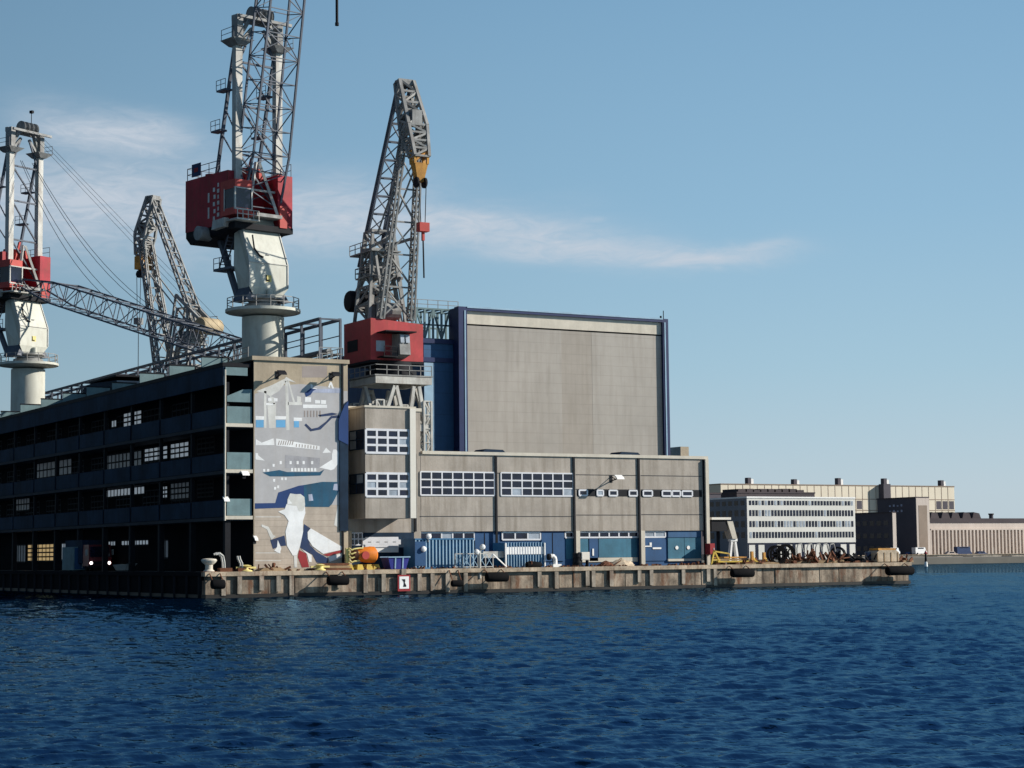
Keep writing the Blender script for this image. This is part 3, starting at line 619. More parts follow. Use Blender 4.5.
    P('p_red', [(323, 554.6), (336, 551.2), (342.6, 549.9), (342.6, 552), (328, 556.2)], 'painted_stripe', mu, 9)
    P('p_red', [(299, 550), (306, 553.5), (309, 567), (302, 567.6), (297.8, 557)], 'painted_stripe', mu, 5)
    P('p_white', [(301, 548.5), (311.5, 555), (311.5, 562), (309, 562), (307, 554)], 'painted_stripe', mu, 7)
    P('p_pale', [(293.8, 555.4), (297, 555), (297, 567.5), (294.3, 567.5)], 'painted_leg', mu, 6)
    P('p_navy', [(270.3, 540), (284.4, 535.4), (286.2, 545.6), (280, 546.2), (273, 549)], 'painted_kerchief', mu, 5)
    P('p_white', [(277.6, 540), (281.3, 548.3), (279.7, 553.5), (274, 550.6), (277, 547)], 'painted_kerchief', mu, 6)
    P('p_pale', [(261.5, 524.4), (268.5, 526.8), (273, 535), (275.6, 536), (271.5, 540), (269.5, 536), (267, 529.5), (261.5, 526.4)], 'painted_rope', mu, 4)
    for y in (516.5, 552.5, 560.3): box('p_pale', 255.5, y, 281, y+0.7, 'painted_line', mu, 2)
    box('p_grey', 343.4, 391, 347.6, 407, 'colour_patch', mu, 1)
    P('p_blue', [(338, 420), (343.5, 406), (347.6, 401), (347.6, 445), (338, 440)], 'colour_patch', mu, 40)
    box('navy', 339.4, 440.5, 347.6, 531, 'colour_patch', mu, 32)  # dark navy strip along the right edge of the tower front
    P('p_pale', [(334, 525), (337.5, 506), (338.5, 506), (337.4, 527)], 'painted_line', mu, 3)
make_warehouse()
LG = 'floodlights on the dock buildings'
def lamp(px, py, Y, reach, w, label, m='black', fx=None):
    p = atY(px, py, Y)
    t = thing('floodlight', label, 'floodlight', (p.x, Y, p.z), 0, LG)
    MB().extrude([(-w/2, -reach-0.3, -0.14), (w/2, -reach-0.3, -0.14), (w/2, -reach+0.1, 0.1), (-w/2, -reach+0.1, 0.1)], (0, 0.12, 0.2)).build('lamp_head', m, t)
    MB().bar((0, -0.01, -0.25), (0, -reach, 0), 0.09).bar((0, -0.01, 0.2), (0, -reach*0.5, -0.08), 0.06).box(-0.15, 0.15, -0.05, -0.01, -0.4, 0.3).build('bracket', 'black', t)
lamp(277, 374.5, WY, 1.1, 0.75, 'dark floodlight on the mural tower above the drawn crane')
lamp(331, 376, WY, 1.1, 0.75, 'dark floodlight near the top right corner of the mural')
lamp(244, 474, WY+0.1, 0.25, 0.65, 'white lamp under the middle gallery end left of the mural', 'white')
lamp(225, 500, WY+0.1, 0.25, 0.5, 'white lamp on the outer corner of the lowest gallery', 'white')
lamp(254.5, 539, WY, 0.25, 0.3, 'small white lamp at the lower left edge of the mural', 'white')

# ------------------------------------------------------------------ concrete works with oriel
FY = 161.0
WX1 = atY(707.5, 520, FY).x
def make_works():
    F = faceY(FY); ztop = F.uv(560, 453.5)[1]
    OY = FY-3.5; O = faceY(OY)
    t = thing('concrete_works', 'beige concrete works with blue ground floor doors and a projecting window bay', 'factory', (90, FY, DECK))
    def U(px, py=500): return F.uv(px, py)[0]
    def Zf(py, px=560): return F.uv(px, py)[1]
    BX0, BX1 = TX1+0.02, U(421)
    zb = F.uv(400, 411)[1]
    GF = Zf(531)
    MB().box(BX1, WX1, FY, FY+8, GF, ztop-0.3).build('wall', 'concrete', t, True)
    MB().box(BX1, WX1-0.6, FY+0.3, FY+8, DECK, GF).build('ground_floor', 'blue_door', t, True)
    MB().box(BX0, BX1-0.01, FY+0.02, FY+7.9, DECK, zb).build('stair_block', 'concrete', t, True)
    MB().box(BX0-0.0, BX1+0.1, FY-0.08, FY+8, zb, zb+0.3).build('stair_coping', 'concrete_light', t, True)
    c = MB(); c.box(BX1+0.12, WX1+0.12, FY-0.15, FY+8.1, ztop-0.3, ztop); c.build('coping', 'concrete_light', t, True)
    for i, px in enumerate((414, 495, 573, 638, 703)):
        u0 = U(px); MB().fbox(F, u0-0.0, u0+0.2, DECK if i else GF, ztop-0.31, 0.0, 0.14).build('joint_post', 'black', t, True)
        if i in (2, 3): MB().fbox(F, u0+0.27, u0+0.72, DECK, GF, -0.3, 0.06).build('ground_pillar', 'concrete_light', t, True)
    MB().fbox(F, U(704.2), WX1+0.02, DECK, ztop-0.32, 0.002, 0.35).build('corner_pillar', 'concrete_light', t, True)
    # panel joints
    j = MB()
    for a, b, ys in ((420, 494, (474, 516.5)), (497, 572, (474, 516.5)), (576, 637, (474.5, 489.2, 515)), (641, 702, (474.5, 489, 514.5))):
        for y in ys: z = Zf(y); j.fbox(F, U(a), U(b), z-0.035, z+0.035, 0.0, 0.012)
    j.build('panel_joints', 'ledge', t, True)
    # upper windows
    for a, b in ((420.5, 494.3), (501, 573)): window(F, U(a), U(b), Zf(496), Zf(473.5), 7, 3, t, pale=0.06, fw=0.13)
    # slit windows
    for a, b, lst in ((577, 637.5, ((579, 587), (597, 603), (609, 617), (629, 637))), (641, 702, ((643, 652), (662, 671), (672, 680), (682, 692)))):
        MB().fbox(F, U(a), U(b), Zf(496), Zf(489.5), 0.0, 0.02).build('slit_recess', 'black', t, True)
        for q0, q1 in lst: window(F, U(q0), U(q1), Zf(495.3), Zf(490), 1, 1, t, fw=0.16, d=0.045, gm='glass_pale' if q0 in (597,) else 'glass')
    # lamp is separate. ground floor strips
    G = Face(0, FY+0.3, 1, 0, 0, -1)
    def gu(px, py=545): return G.uv(px, py)[0]
    def gz(py): return G.uv(560, py)[1]
    for a, b, n in ((419, 474, 5), (502, 540, 3), (565, 573, 1), (579, 638, 6), (644, 665, 2)):
        window(G, gu(a), gu(b), gz(539.4 if a < 540 else 537.6), gz(532.2), n, 1, t, fw=0.15, d=0.06, pale=0.2)
    def panel(a, b, y0, y1, m, name, d=0.05):
        return MB().fbox(G, gu(a), gu(b), max(DECK+0.02, gz(y1)), gz(y0), 0.0, d).build(name, m, t, True)
    panel(565.5, 573, 538.4, 559, 'teal_door', 'wall_panel')
    d1 = panel(474.5, 493, 532.5, 561, 'blue_door', 'door', 0.12)
    d2 = panel(541, 563.5, 532.5, 561, 'blue_door', 'door', 0.12)
    for dd, a in ((d1, 484), (d2, 552)): MB().fbox(G, gu(a)-0.03, gu(a)+0.03, DECK+0.05, gz(533), 0.12, 0.15).build('door_gap', 'black', dd, True)
    panel(579, 588, 538.6, 556, 'teal_door', 'wall_panel')
    d3 = panel(588.8, 597.5, 538.6, 561.5, 'blue_door', 'door', 0.1)
    MB().fbox(G, gu(591.5), gu(593), gz(556), gz(549), 0.1, 0.16).build('handle', 'white', d3, True)
    panel(598.5, 637, 538.8, 558, 'teal_door', 'wall_panel')
    panel(576, 637, 558.2, 562.5, 'concrete_light', 'plinth', 0.1)
    d4 = panel(644, 664.5, 538.2, 562, 'blue_door', 'door', 0.08)
    h = MB(); h.fbox(G, gu(644.3), gu(651), gz(547.6), gz(546.4), 0.08, 0.14); h.fbox(G, gu(649), gu(651), gz(546.6), gz(543.2), 0.08, 0.14); h.fbox(G, gu(652), gu(660.5), gz(550), gz(548.2), 0.08, 0.14); h.build('handle', 'white', d4, True)
    panel(667.5, 700.5, 531.5, 538, 'hall_blue', 'lintel_panel', 0.16)
    for a, b, k in ((667.5, 683.6, 676), (684, 700.5, 687.5)):
        d5 = panel(a, b, 538.2, 560, 'teal_door', 'door', 0.1); q = gu(k); z = gz(548.7)
        MB().lathe((q, FY+0.2-0.06, z), [(0.05, 0), (0.19, 0.0), (0.19, 0.05), (0.05, 0.06)], 12, 'y').build('knob', 'white', d5, True)
    panel(700.8, 703, 556, 562, 'concrete_light', 'plinth', 0.2); panel(667, 700, 560.2, 562.6, 'concrete_light', 'plinth', 0.2)
    # under the oriel, in its shade
    K = faceY(FY+0.02)
    window(K, K.uv(350, 540)[0], K.uv(362, 540)[0], K.uv(350, 545)[1], K.uv(350, 533)[1], 3, 2, t, fw=0.1)
    MB().fbox(K, K.uv(351.5, 540)[0], K.uv(414, 540)[0], DECK+.05, K.uv(400, 532.5)[1], 0.0, 0.02).build('ground_wall', 'navy', t, True)
    MB().fbox(K, K.uv(362, 540)[0], K.uv(398, 540)[0], K.uv(380, 552.5)[1], K.uv(380, 538)[1], 0.02, 0.1).build('site_cabin_wall', 'white', t, True)
    window(K, K.uv(364.5, 540)[0], K.uv(397.5, 540)[0], K.uv(380, 544.5)[1], K.uv(380, 539.7)[1], 4, 1, t, fw=0.5, d=0.13)
    MB().fbox(K, K.uv(344.5, 540)[0], K.uv(349.5, 540)[0], DECK, K.uv(346, 531)[1], 0.0, 0.5).build('corner_post', 'concrete_buff', t, True)
    # oriel
    ox0, ox1 = O.uv(365.3, 470)[0], O.uv(415, 470)[0]
    oz = lambda py: O.uv(390, py)[1]
    o = MB().box(ox0, ox1-0.01, OY, FY+0.01, oz(518.3), oz(408)).build('window_bay', 'concrete', t, True)
    MB().box(ox0-0.1, ox1+0.1, OY-0.1, FY, oz(408), oz(406)).build('bay_coping', 'concrete_light', o, True)
    MB().fbox(O, O.uv(409.3, 470)[0], ox1, oz(518.3)+0.01, oz(408)-0.01, 0.002, 0.22).build('bay_pilaster', 'cream_panel', o, True)
    for a, b in ((453, 430), (496.5, 473.5)):
        w = window(O, O.uv(365.8, 470)[0], O.uv(409, 470)[0], oz(a), oz(b), 4, 3, t, fw=0.2, pale=0.15)
    OS = faceX(ox0)
    for a, b in ((440, 430), (484, 474)):
        w = window(OS, OY+0.3, FY-0.3, oz(a+9), oz(b), 2, 2, t, 'navy', 'glass', 0.1, pale=0.3)
    j = MB()
    for y in (452.8, 473): j.fbox(O, ox0, O.uv(409, 470)[0], oz(y)-0.05, oz(y)+0.05, 0, 0.06)
    j.build('bay_sill', 'ledge', o, True)
    # skylights on the roof
    for a in (497, 633):
        x = U(a, 452); MB().extrude([(x-1.3, FY+0.6, ztop), (x+1.3, FY+0.6, ztop), (x+1.0, FY+0.6, ztop+0.28), (x-0.9, FY+0.6, ztop+0.33)], (0, 2, 0)).build('skylight', 'navy', t, True)
    return t
make_works()
lamp(611, 478.5, FY, 1.5, 0.85, 'white floodlight projecting over the slit windows of the concrete works', 'white')
p = atY(706, 549, FY)
t = thing('hose_cabinet', 'dark red cabinet on the right corner pillar of the concrete works', 'cabinet', (p.x, FY-0.35, p.z))
MB().box(-0.35, 0.3, -0.75, 0, -0.55, 0.55).build('cabinet_body', 'p_red', t); MB().box(-0.3, 0.25, -0.79, -0.752, -0.5, 0.5).build('cabinet_door', 'p_red', t); MB().box(0.12, 0.17, -0.84, -0.791, -0.1, 0.1).build('handle', 'white', t)

# ------------------------------------------------------------------ assembly hall with the giant door, blue low hall
def make_hall():
    Y = 190; F = faceY(Y)
    x0 = F.uv(458, 380)[0]; x1 = F.uv(668, 380)[0]; zt = (F.uv(458, 310)[1]+F.uv(667, 316)[1])/2
    t = thing('assembly_hall', 'huge assembly hall with a cream door in a navy blue frame', 'hall', ((x0+x1)/2, Y, DECK))
    MB().box(x0+0.05, x1-0.05, Y+0.8, Y+2.0, DECK, zt-0.1).build('wall', 'navy_frame', t, True); MB().box(x0+4, x1-1, Y+2.0, Y+50, DECK, zt-6).build('rear_hall', 'hall_blue', t, True)
    f = MB(); a, b = F.uv(466.5, 380)[0], F.uv(662.5, 380)[0]; zi = zt-0.42
    f.box(x0, a, Y-0.25, Y+0.79, DECK, zt); f.box(b, x1, Y-0.25, Y+0.79, DECK, zt); f.box(a, b, Y-0.25, Y+0.79, zi, zt)
    f.build('door_frame', 'navy_frame', t, True)
    e = MB(); e.fbox(F, a-0.36, a-0.2, DECK, zi, 0.25, 0.31); e.fbox(F, b+0.2, b+0.36, DECK, zi, 0.25, 0.31); e.fbox(F, a, b, zt-0.12, zt+.06, 0.25, .31); e.build('frame_edge', 'blue_pale', t, True)
    zp = zi-1.5
    MB().box(a, b, Y+0.1, Y+0.7, zp+0.06, zi).build('door_header', 'concrete_light', t, True)
    MB().box(a, b, Y+0.3, Y+0.7, zp-0.12, zp+0.06).build('header_gap', 'black', t, True)
    m0, m1 = F.uv(562.5, 380)[0], F.uv(593, 380)[0]
    MB().box(a, m0, Y+0.15, Y+0.7, DECK, zp-0.12).build('door_leaf', 'door_cream', t, True)
    MB().box(m0, m1, Y+0.16, Y+0.7, DECK, zp-0.12).build('door_leaf', 'door_tan', t, True, label='browner middle strip of the giant door')
    MB().box(m1, b, Y+0.15, Y+0.7, DECK, zp-0.12).build('door_leaf', 'door_cream', t, True)
    MB().tube((x1-0.5, Y, zt), (x1-0.5, Y, zt+1.0), 0.05, n=6).tube((x1-0.2, Y+1, zt), (x1-0.2, Y+1, zt+.5), 0.12, n=8).build('mast', 'black', t, True)
    q = atY(676, 450, Y+6); MB().box(q.x-0.7, q.x+0.5, Y+4, Y+8, DECK, q.z+0.3).build('annex', 'concrete_buff', t, True)
    # blue hall to the left, further back
    Y2 = 191.2; F2 = faceY(Y2); b0 = F2.uv(424, 390)[0]; b1 = F2.uv(463, 390)[0]; zb = F2.uv(445, 344)[1]
    t = thing('blue_hall', 'plain blue clad hall between the giant door and the red cabbed crane', 'hall', ((b0+b1)/2, Y2, DECK))
    MB().box(b0, b1, Y2, Y2+60, DECK, zb).build('wall', 'hall_blue', t, True)
    MB().box(b0-0.2, b1, Y2-0.2, Y2+60, zb, zb+0.5).box(b0-0.2, b1, Y2-0.2, Y2, zb-2.1, zb-1.6).build('roof_edge', 'navy_frame', t, True)
    MB().box(F2.uv(424, 390)[0]-0.02, F2.uv(434, 390)[0], Y2-0.12, Y2, DECK, zb-2.2).build('pale_cladding', 'blue_pale', t, True)
    # truss walkway on its roof
    t = thing('roof_truss', 'blue grey steel truss walkway on the blue hall roof', 'truss', (b0, Y2+2, zb+0.5))
    k = MB(); n = 6; X0, X1 = b0-1.5, b1
    for i in range(n+1):
        x = X0+(X1-X0)*i/n
        for yy in (Y2+1, Y2+4): k.bar((x, yy, zb+0.5), (x, yy, zb+4.0), 0.2)
        if i < n:
            x2 = X0+(X1-X0)*(i+1)/n; k.bar((x, Y2+1, zb+(4 if i % 2 else .6)), (x2, Y2+1, zb+(.6 if i % 2 else 4)), 0.18)
        k.bar((x, Y2+1, zb+4), (x, Y2+4, zb+4), 0.15)
    for yy in (Y2+1, Y2+4):
        for z in (0.6, 2.2, 4.0): k.bar((X0, yy, zb+z), (X1, yy, zb+z), 0.18)
    k.build('truss_frame', 'teal_panel', t, True)
    k = MB(); k.railing([(X0, Y2+1, zb+4), (X1, Y2+1, zb+4)], 1.0, 0.06, 1.2); k.build('railing', 'crane_steel', t, True)
make_hall()
def make_rack():
    X = 78.5; z = 27.0
    t = thing('pipe_rack', 'long grey steel pipe rack of posts and rails above the warehouse roof', 'pipe rack', (X, 176, 19.8))
    y = 176; i = 0
    ys = []
    while y < 290: ys.append(y); y += 4.6
    for y in ys:
        k = MB()
        for x in (X, X+2.2): k.bar((x, y, TOPZ-0.7), (x, y, z), 0.22)
        k.bar((X, y, z), (X+2.2, y, z), 0.16); i += 1
        if i % 3 == 0: k.bar((X, y, z-0.2), (X, y+4.6, z-3.4), 0.16)
        k.build('post_frame', 'jib_dark', t, True)
    r = MB()
    for x in (X, X+2.2):
        for h, w in ((0, 0.28), (-3.4, 0.2), (-5.2, 0.12), (-1.6, 0.09)): r.bar((x, 176, z+h), (x, ys[-1], z+h), w)
    r.build('rails', 'jib_dark', t, True)
    MB().path([(X+1, 176, z-3.2), (X+1, ys[-1], z-3.2)], 0.3, 10).build('pipe', 'crane_steel', t, True)
    # dark cabin on the warehouse roof
    p = atX(105, 395, 66); t = thing('roof_cabin', 'dark blue plant cabin on the warehouse roof between the cranes', 'cabin', (66, p.y, TOPZ-0.65))
    MB().extrude([(0, -4, 0), (0, 8, 0), (0, 8, 2.2), (0, 5, 2.6), (0, -4, 2.2)], (4, 0, 0)).build('cabin_body', 'navy', t); MB().box(0.4, 3.6, -4.06, -4.0, 0.7, 1.6).build('window', 'glass_pale', t); MB().box(-.2, 4.2, -4.3, 5.2, 2.6, 2.8).build('roof', 'black', t)
make_rack()

# ------------------------------------------------------------------ cranes
def ring_rail(mb, r, z, n=16, h=1.1, w=0.07):
    P_ = [(r*math.cos(2*math.pi*i/n), r*math.sin(2*math.pi*i/n)) for i in range(n)]
    for i in range(n):
        a, b = P_[i], P_[(i+1) % n]
        mb.bar((a[0], a[1], z), (a[0], a[1], z+h), w)
        for k in (0.5, 1): mb.bar((a[0], a[1], z+h*k), (b[0], b[1], z+h*k), w)
def slew_crane(loc, head_az, jib_deg, label, hook_z, ropes):
    """pedestal crane: local +x is the way the jib points, local +y is its left"""
    rz = math.pi/2 - head_az
    t = thing('pedestal_crane', label, 'crane', loc, rz, 'tall pedestal cranes')
    b = loc[2]; Z = lambda z: z-b
    MB().lathe((0, 0, 0), [(2.6, 0), (2.6, 1.0), (2.15, 1.2), (2.15, Z(27.9))], 32).build('pedestal', 'crane_grey', t, smooth=True)
    pf = MB().lathe((0, 0, Z(27.9)), [(2.16, 0.2), (2.6, 0.3), (3.75, 0.45), (3.85, 0.5), (3.85, 0.8), (2.0, 0.8)], 32).build('platform', 'crane_grey', t, smooth=True)
    r = MB(); ring_rail(r, 3.7, Z(28.7)); r.build('railing', 'crane_steel', pf)
    MB().lathe((0, 0, Z(28.7)), [(1.9, 0), (1.9, 0.5), (1.5, 0.6), (1.5, 0.95), (2.1, 1.0), (2.1, 1.15)], 28).build('slew_ring', 'crane_steel', t, smooth=True)
    # pylon: front panel with a bend, chamfered feet
    py = MB()
    zb, zk, zt = Z(29.8), Z(33.4), Z(38.3)
    prof = [(-1.75, zb+0.1), (0.75, zb+0.1), (1.0, zb+1.1), (1.0, zk), (-0.9, zt), (-1.9, zt), (-1.8, zk)]
    a0 = [(2.4 if z < zk+0.1 else 2.2) for u, z in prof]; a0[0] = a0[1] = 1.6
    n = len(prof); k = len(py.v)
    py.v += [Vector((u, -a, z)) for (u, z), a in zip(prof, a0)] + [Vector((u, a, z)) for (u, z), a in zip(prof, a0)]
    py.f.append([k+i for i in range(n)]); py.f.append([k+n+i for i in range(n)][::-1])
    for i in range(n): py.f.append([k+i, k+(i+1) % n, k+n+(i+1) % n, k+n+i])
    # stiff edge ribs standing proud of the front panel
    pyo = py.build('pylon', 'crane_grey', t)
    ed = MB()
    for s_ in (-1, 1):
        ed.bar((1.02, s_*2.36, zb+1.2), (1.02, s_*2.36, zk), 0.14); ed.bar((1.02, s_*2.36, zk), (-0.9, s_*2.16, zt), 0.14)
    ed.bar((1.03, -2.3, zk), (1.03, 2.3, zk), 0.08); ed.build('edge_rib', 'crane_pale', pyo)
    MB().box(1.003, 1.02, -0.35, 0.35, zk-1.9, zk-1.2).build('number_plate', 'yellow_pale', pyo)
    MB().box(1.021, 1.03, 0.13, 0.33, zk-1.85, zk-1.3).build('plate_mark', 'black', pyo) if False else MB().box(1.021, 1.03, -0.36, -0.22, zk-1.85, zk-1.25).box(1.021, 1.03, -0.219, 0.12, zk-1.85, zk-1.7).build('plate_mark', 'black', pyo)
    MB().tube((1.12, 0.05, zb-0.6), (1.12, 0.05, zb+0.9), 0.3, n=14).build('cable_duct', 'crane_grey', pyo, smooth=True)
    dk = MB()
    hx = lambda s_: (0.2-s_*1.35)
    dk.path([(0.35, -1.55, zk+2.9), (0.6, -1.5, zk+1.5), (0.86, -1.0, zk+0.75), (0.95, -0.6, zk+0.6)], 0.09, 6); dk.build('handrail', 'black', pyo)
    mk = MB(); mk.bar((-0.1, 0.5, zk+2.2), (0.0, 1.1, zk+2.0), 0.08); mk.box(0.65, .75, -.1, .3, zk+.9, zk+1.0); mk.build('hatch', 'crane_steel', pyo)
    for s_ in (-1, 1): MB().hexa([(-1.7, s_*1.5, zb-0.3), (0.9, s_*1.5, zb-0.3), (0.9, s_*2.7, zb-0.25), (-1.7, s_*2.7, zb-0.25), (-1.7, s_*1.6, zb+1.3), (0.6, s_*1.6, zb+1.3), (0.6, s_*1.75, zb+1.3), (-1.7, s_*1.75, zb+1.3)]).build('foot_flare', 'jib_dark', pyo)
    # machinery house
    h0, h1 = Z(37.5), Z(43.0)
    MB().box(-9.0, 0.2, -3.6, 3.6, Z(36.9), h0).build('deck_frame', 'black', t)
    MB().hexa([(-8.6, -3.3, Z(36.2)), (-2, -3.3, Z(36.6)), (-2, 3.3, Z(36.6)), (-8.6, 3.3, Z(36.2)), (-9, -3.6, Z(36.895)), (-1.5, -3.6, Z(36.895)), (-1.5, 3.6, Z(36.895)), (-9, 3.6, Z(36.895))]).build('belly', 'black', t)
    hs = MB(); hs.box(-9.0, -2.6, -3.67, 3.67, h0, h1); hs.box(-2.599, 0.0, 1.85, 3.67, h0, h1); hs.box(-2.599, -1.0, -3.67, -1.9, h0, h1)
    hso = hs.build('machinery_house', 'red', t)
    pn = MB(); pn.box(0.003, 0.3, 1.9, 2.8, h0-0.1, h0+2.2); pn.build('cabinet', 'red_bright', hso)
    wm = MB()
    for i, (x, z, w_, hh) in enumerate([(-4.55, 3.1, .28, 1.0), (-4.55, 1.5, .28, 1.15)] + [(-3.55+0.12*(k % 2), 3.8-0.75*k, 0.35, 0.42) for k in range(5)] + [(-2.75, 4.2-0.62*k, 0.4 if k % 2 else .25, 0.4) for k in range(6)]):
        wm.box(x-w_/2, x+w_/2, -3.69, -3.671, h0+z-hh/2, h0+z+hh/2)
    wm.build('painted_marks', 'p_pale', hso)
    MB().lathe((-5.2, -3.9, Z(36.9)), [(0.2, -0.8), (0.75, -0.7), (0.75, 0.7), (0.2, 0.8)], 16, 'y').build('winch_drum', 'crane_steel', t, smooth=True)
    MB().hexa([(-3.2, -4.2, Z(37.0)), (-1.0, -4.2, Z(37.1)), (-1.0, -3.2, Z(37.1)), (-3.2, -3.2, Z(37)), (-3.0, -4.2, Z(37.9)), (-0.8, -4.2, Z(38.0)), (-.8, -3.68, Z(38)), (-3, -3.68, Z(37.9))]).build('side_box', 'crane_pale', t)
    MB().tube((-3.6, 0, h1), (-3.6, 0, h1+0.9), 1.1, 0.9, 14).tube((-6.4, -2.2, h1), (-6.4, -2.2, h1+0.5), 0.6, n=12).build('roof_fan', 'red_faded', t, smooth=True)
    r = MB(); r.railing([(-2.7, -3.5, h1), (-8.9, -3.5, h1), (-8.9, 3.5, h1), (0, 3.5, h1)], 1.3, 0.06, 1.7); r.build('roof_railing', 'jib_dark', t)
    MB().box(-7.9, -6.2, -3.62, -3.56, h1+0.25, h1+1.6).build('sign_board', 'p_navy', t); MB().box(-7.45, -6.7, -3.64, -3.621, h1+0.7, h1+1.15).build('sign_mark', 'p_red', t)
    # driver's cab
    cb = MB().box(-1.9, 0.75, -3.95, -1.85, Z(38.2), Z(38.9)).box(-1.9, 0.75, -3.95, -1.85, Z(40.9), Z(41.8)).box(-1.9, -1.2, -3.95, -1.85, Z(38.9), Z(40.9)).build('cab', 'red_bright', t)
    MB().box(-1.15, 0.7, -3.9, -1.9, Z(38.9), Z(40.9)).build('cab_glass', 'glass', cb)
    fr = MB()
    for y in (-3.93, -1.9): fr.bar((0.72, y, Z(38.7)), (0.72, y, Z(41)), 0.16)
    fr.bar((0.72, -3.93, Z(38.75)), (0.72, -1.9, Z(38.75)), 0.16); fr.bar((0.72, -3.93, Z(40.95)), (0.72, -1.9, Z(40.95)), 0.12); fr.bar((-1.2, -3.93, Z(38.7)), (-1.2, -3.93, Z(41)), 0.12); fr.build('cab_frame', 'crane_pale', cb)
    MB().box(-2, 1.2, -4.0, -1.2, Z(37.6), Z(37.75)).railing([(1.15, -3.9, Z(37.75)), (1.15, -1.3, Z(37.75))], 0.9, 0.07, 0.6).build('cab_platform', 'crane_pale', t)
    MB().box(-2.4, 1.0, -1.5, 1.7, Z(38.2), Z(38.55)).build('pivot_deck', 'crane_steel', t)
    # under-deck stairs and brace
    MB().bar((-5.2, -1.8, Z(36.4)), (-1.8, -1.8, Z(29.9)), 0.5).build('brace', 'jib_dark', t)
    st = MB(); st.box(-5.0, -1.8, -2.8, -1.2, Z(33.0), Z(33.25)); st.railing([(-5.0, -2.75, Z(33.25)), (-1.8, -2.75, Z(33.25))], 1.1, 0.06, 1.0)
    for y in (-2.6, -1.8): st.bar((-4.2, y, Z(33.2)), (-2.4, y, Z(36.8)), 0.12)
    for i in range(11): st.box(-4.2+i*.165, -4.0+i*.165, -2.6, -1.8, Z(33.3)+i*.33, Z(33.36)+i*.33)
    st.build('stairway', 'jib_dark', t)
    # A-frame tower
    cz0, cz1 = Z(38.5), Z(56.7)
    for s_ in (-1, 1):
        MB().box(-1.4, -0.7, s_*2.5-0.4, s_*2.5+0.4, cz0, cz1).build('tower_column', 'crane_pale', t)
        MB().bar((-4.9, s_*2.5, h1), (-1.5, s_*2.5, cz1-0.2), 0.3).build('rear_leg', 'jib_dark', t)
        sp = MB().hexa([(-1.9, s_*2.5-0.5, cz1-0.6), (-0.3, s_*2.5-0.5, cz1-0.6), (-0.3, s_*2.5+0.5, cz1-0.6), (-1.9, s_*2.5+0.5, cz1-0.6), (-2.3, s_*2.5-1.3, cz1), (0.2, s_*2.5-1.3, cz1), (0.2, s_*2.5+1.3, cz1), (-2.3, s_*2.5+1.3, cz1)])
        sp = sp.build('sheave_platform', 'crane_steel', t)
        r = MB(); r.railing([(-2.2, s_*3.7, cz1), (0.1, s_*3.7, cz1)], 1.1, 0.05, 1.2); r.build('railing', 'jib_dark', sp)
        MB().box(-1.6, -0.5, s_*2.5-0.35, s_*2.5+0.35, cz1, cz1+2.7).build('tower_head', 'crane_steel', t)
        for q in (0.32, 0.62):
            z = h1+(cz1-h1)*q; x = -4.9+3.4*q
            MB().box(x-0.5, x+1.2, s_*2.5-1.1, s_*2.5-0.2, z, z+0.18).railing([(x-0.5, s_*2.5-1.1, z+.18), (x+1.2, s_*2.5-1.1, z+.18)], 1.0, 0.05, 0.8).build('ladder_landing', 'jib_dark', t)
    hd = MB()
    hd.bar((-1.6, -2.7, cz1+2.5), (-1.6, 2.7, cz1+2.5), 0.5, 0.6); hd.bar((0.2, -3.2, cz1+2.3), (0.2, 3.4, cz1+2.3), 0.3)
    for s_ in (-1, 1): hd.bar((-1.2, s_*2.3, cz1+0.2), (-0.6, s_*0.6, cz1+3.6), 0.4); hd.bar((-1.1, s_*2.3, cz1-0.3), (-1.1, s_*0.7, cz1+1.6), 0.3)
    hd.build('head_beam', 'crane_steel', t)
    for y in (-1.1, -0.35, 0.35, 1.1): MB().lathe((-0.6, y, cz1+2.9), [(0.2, -0.14), (0.85, -0.12), (0.72, 0), (0.85, 0.12), (0.2, 0.14)], 18, 'y').build('sheave', 'crane_steel', t)
    br = MB()
    L_ = [cz0+1.2, cz0+6.3, cz0+11.4, cz0+16.0]
    for z in L_[1:]: br.bar((-1.05, -2.2, z), (-1.05, 2.2, z), 0.2)
    for a, c_ in zip(L_[:-1], L_[1:]): br.bar((-1.05, 2.2, a), (-1.05, -2.2, c_), 0.17)
    br.bar((-1.05, -2.3, L_[3]), (-1.05, -0.7, cz1+1.5), 0.2); br.bar((-1.05, 2.3, L_[3]), (-1.05, 0.7, cz1+1.5), 0.2)
    br.bar((-4.0, -2.5, h1+4.5), (-1.0, -2.5, h1+1.0), 0.12); br.bar((-3.3, -2.5, h1+7), (-1.0, -2.5, h1+3.6), 0.12); br.bar((-3.3, 2.5, h1+7), (-1.0, 2.5, h1+3.6), 0.12)
    br.build('tower_bracing', 'jib_dark', t)
    fg = MB()
    for s_ in (-1, 1): fg.bar((0.0, s_*1.9, Z(38.5)), (-1.0, s_*0.2, Z(44.2)), 0.28)
    fg.bar((-0.6, -2.3, Z(41.2)), (-0.6, 2.3, Z(41.2)), 0.2); fg.build('front_gantry', 'crane_pale', t)
    MB().box(-2.2, -1.2, -1.2, 0.8, h1-0.4, h1+0.6).bar((-1.4, -1.4, h1-1.5), (-1.2, -.6, h1+1.6), .25).build('winch', 'red_bright', t)
    # jib
    LJ = 50.0; ang = R(jib_deg); dv = Vector((math.cos(ang), 0, math.sin(ang))); nv = Vector((-math.sin(ang), 0, math.cos(ang)))
    pv = Vector((-0.9 if jib_deg > 0 else 0.6, 0, Z(39.0)))
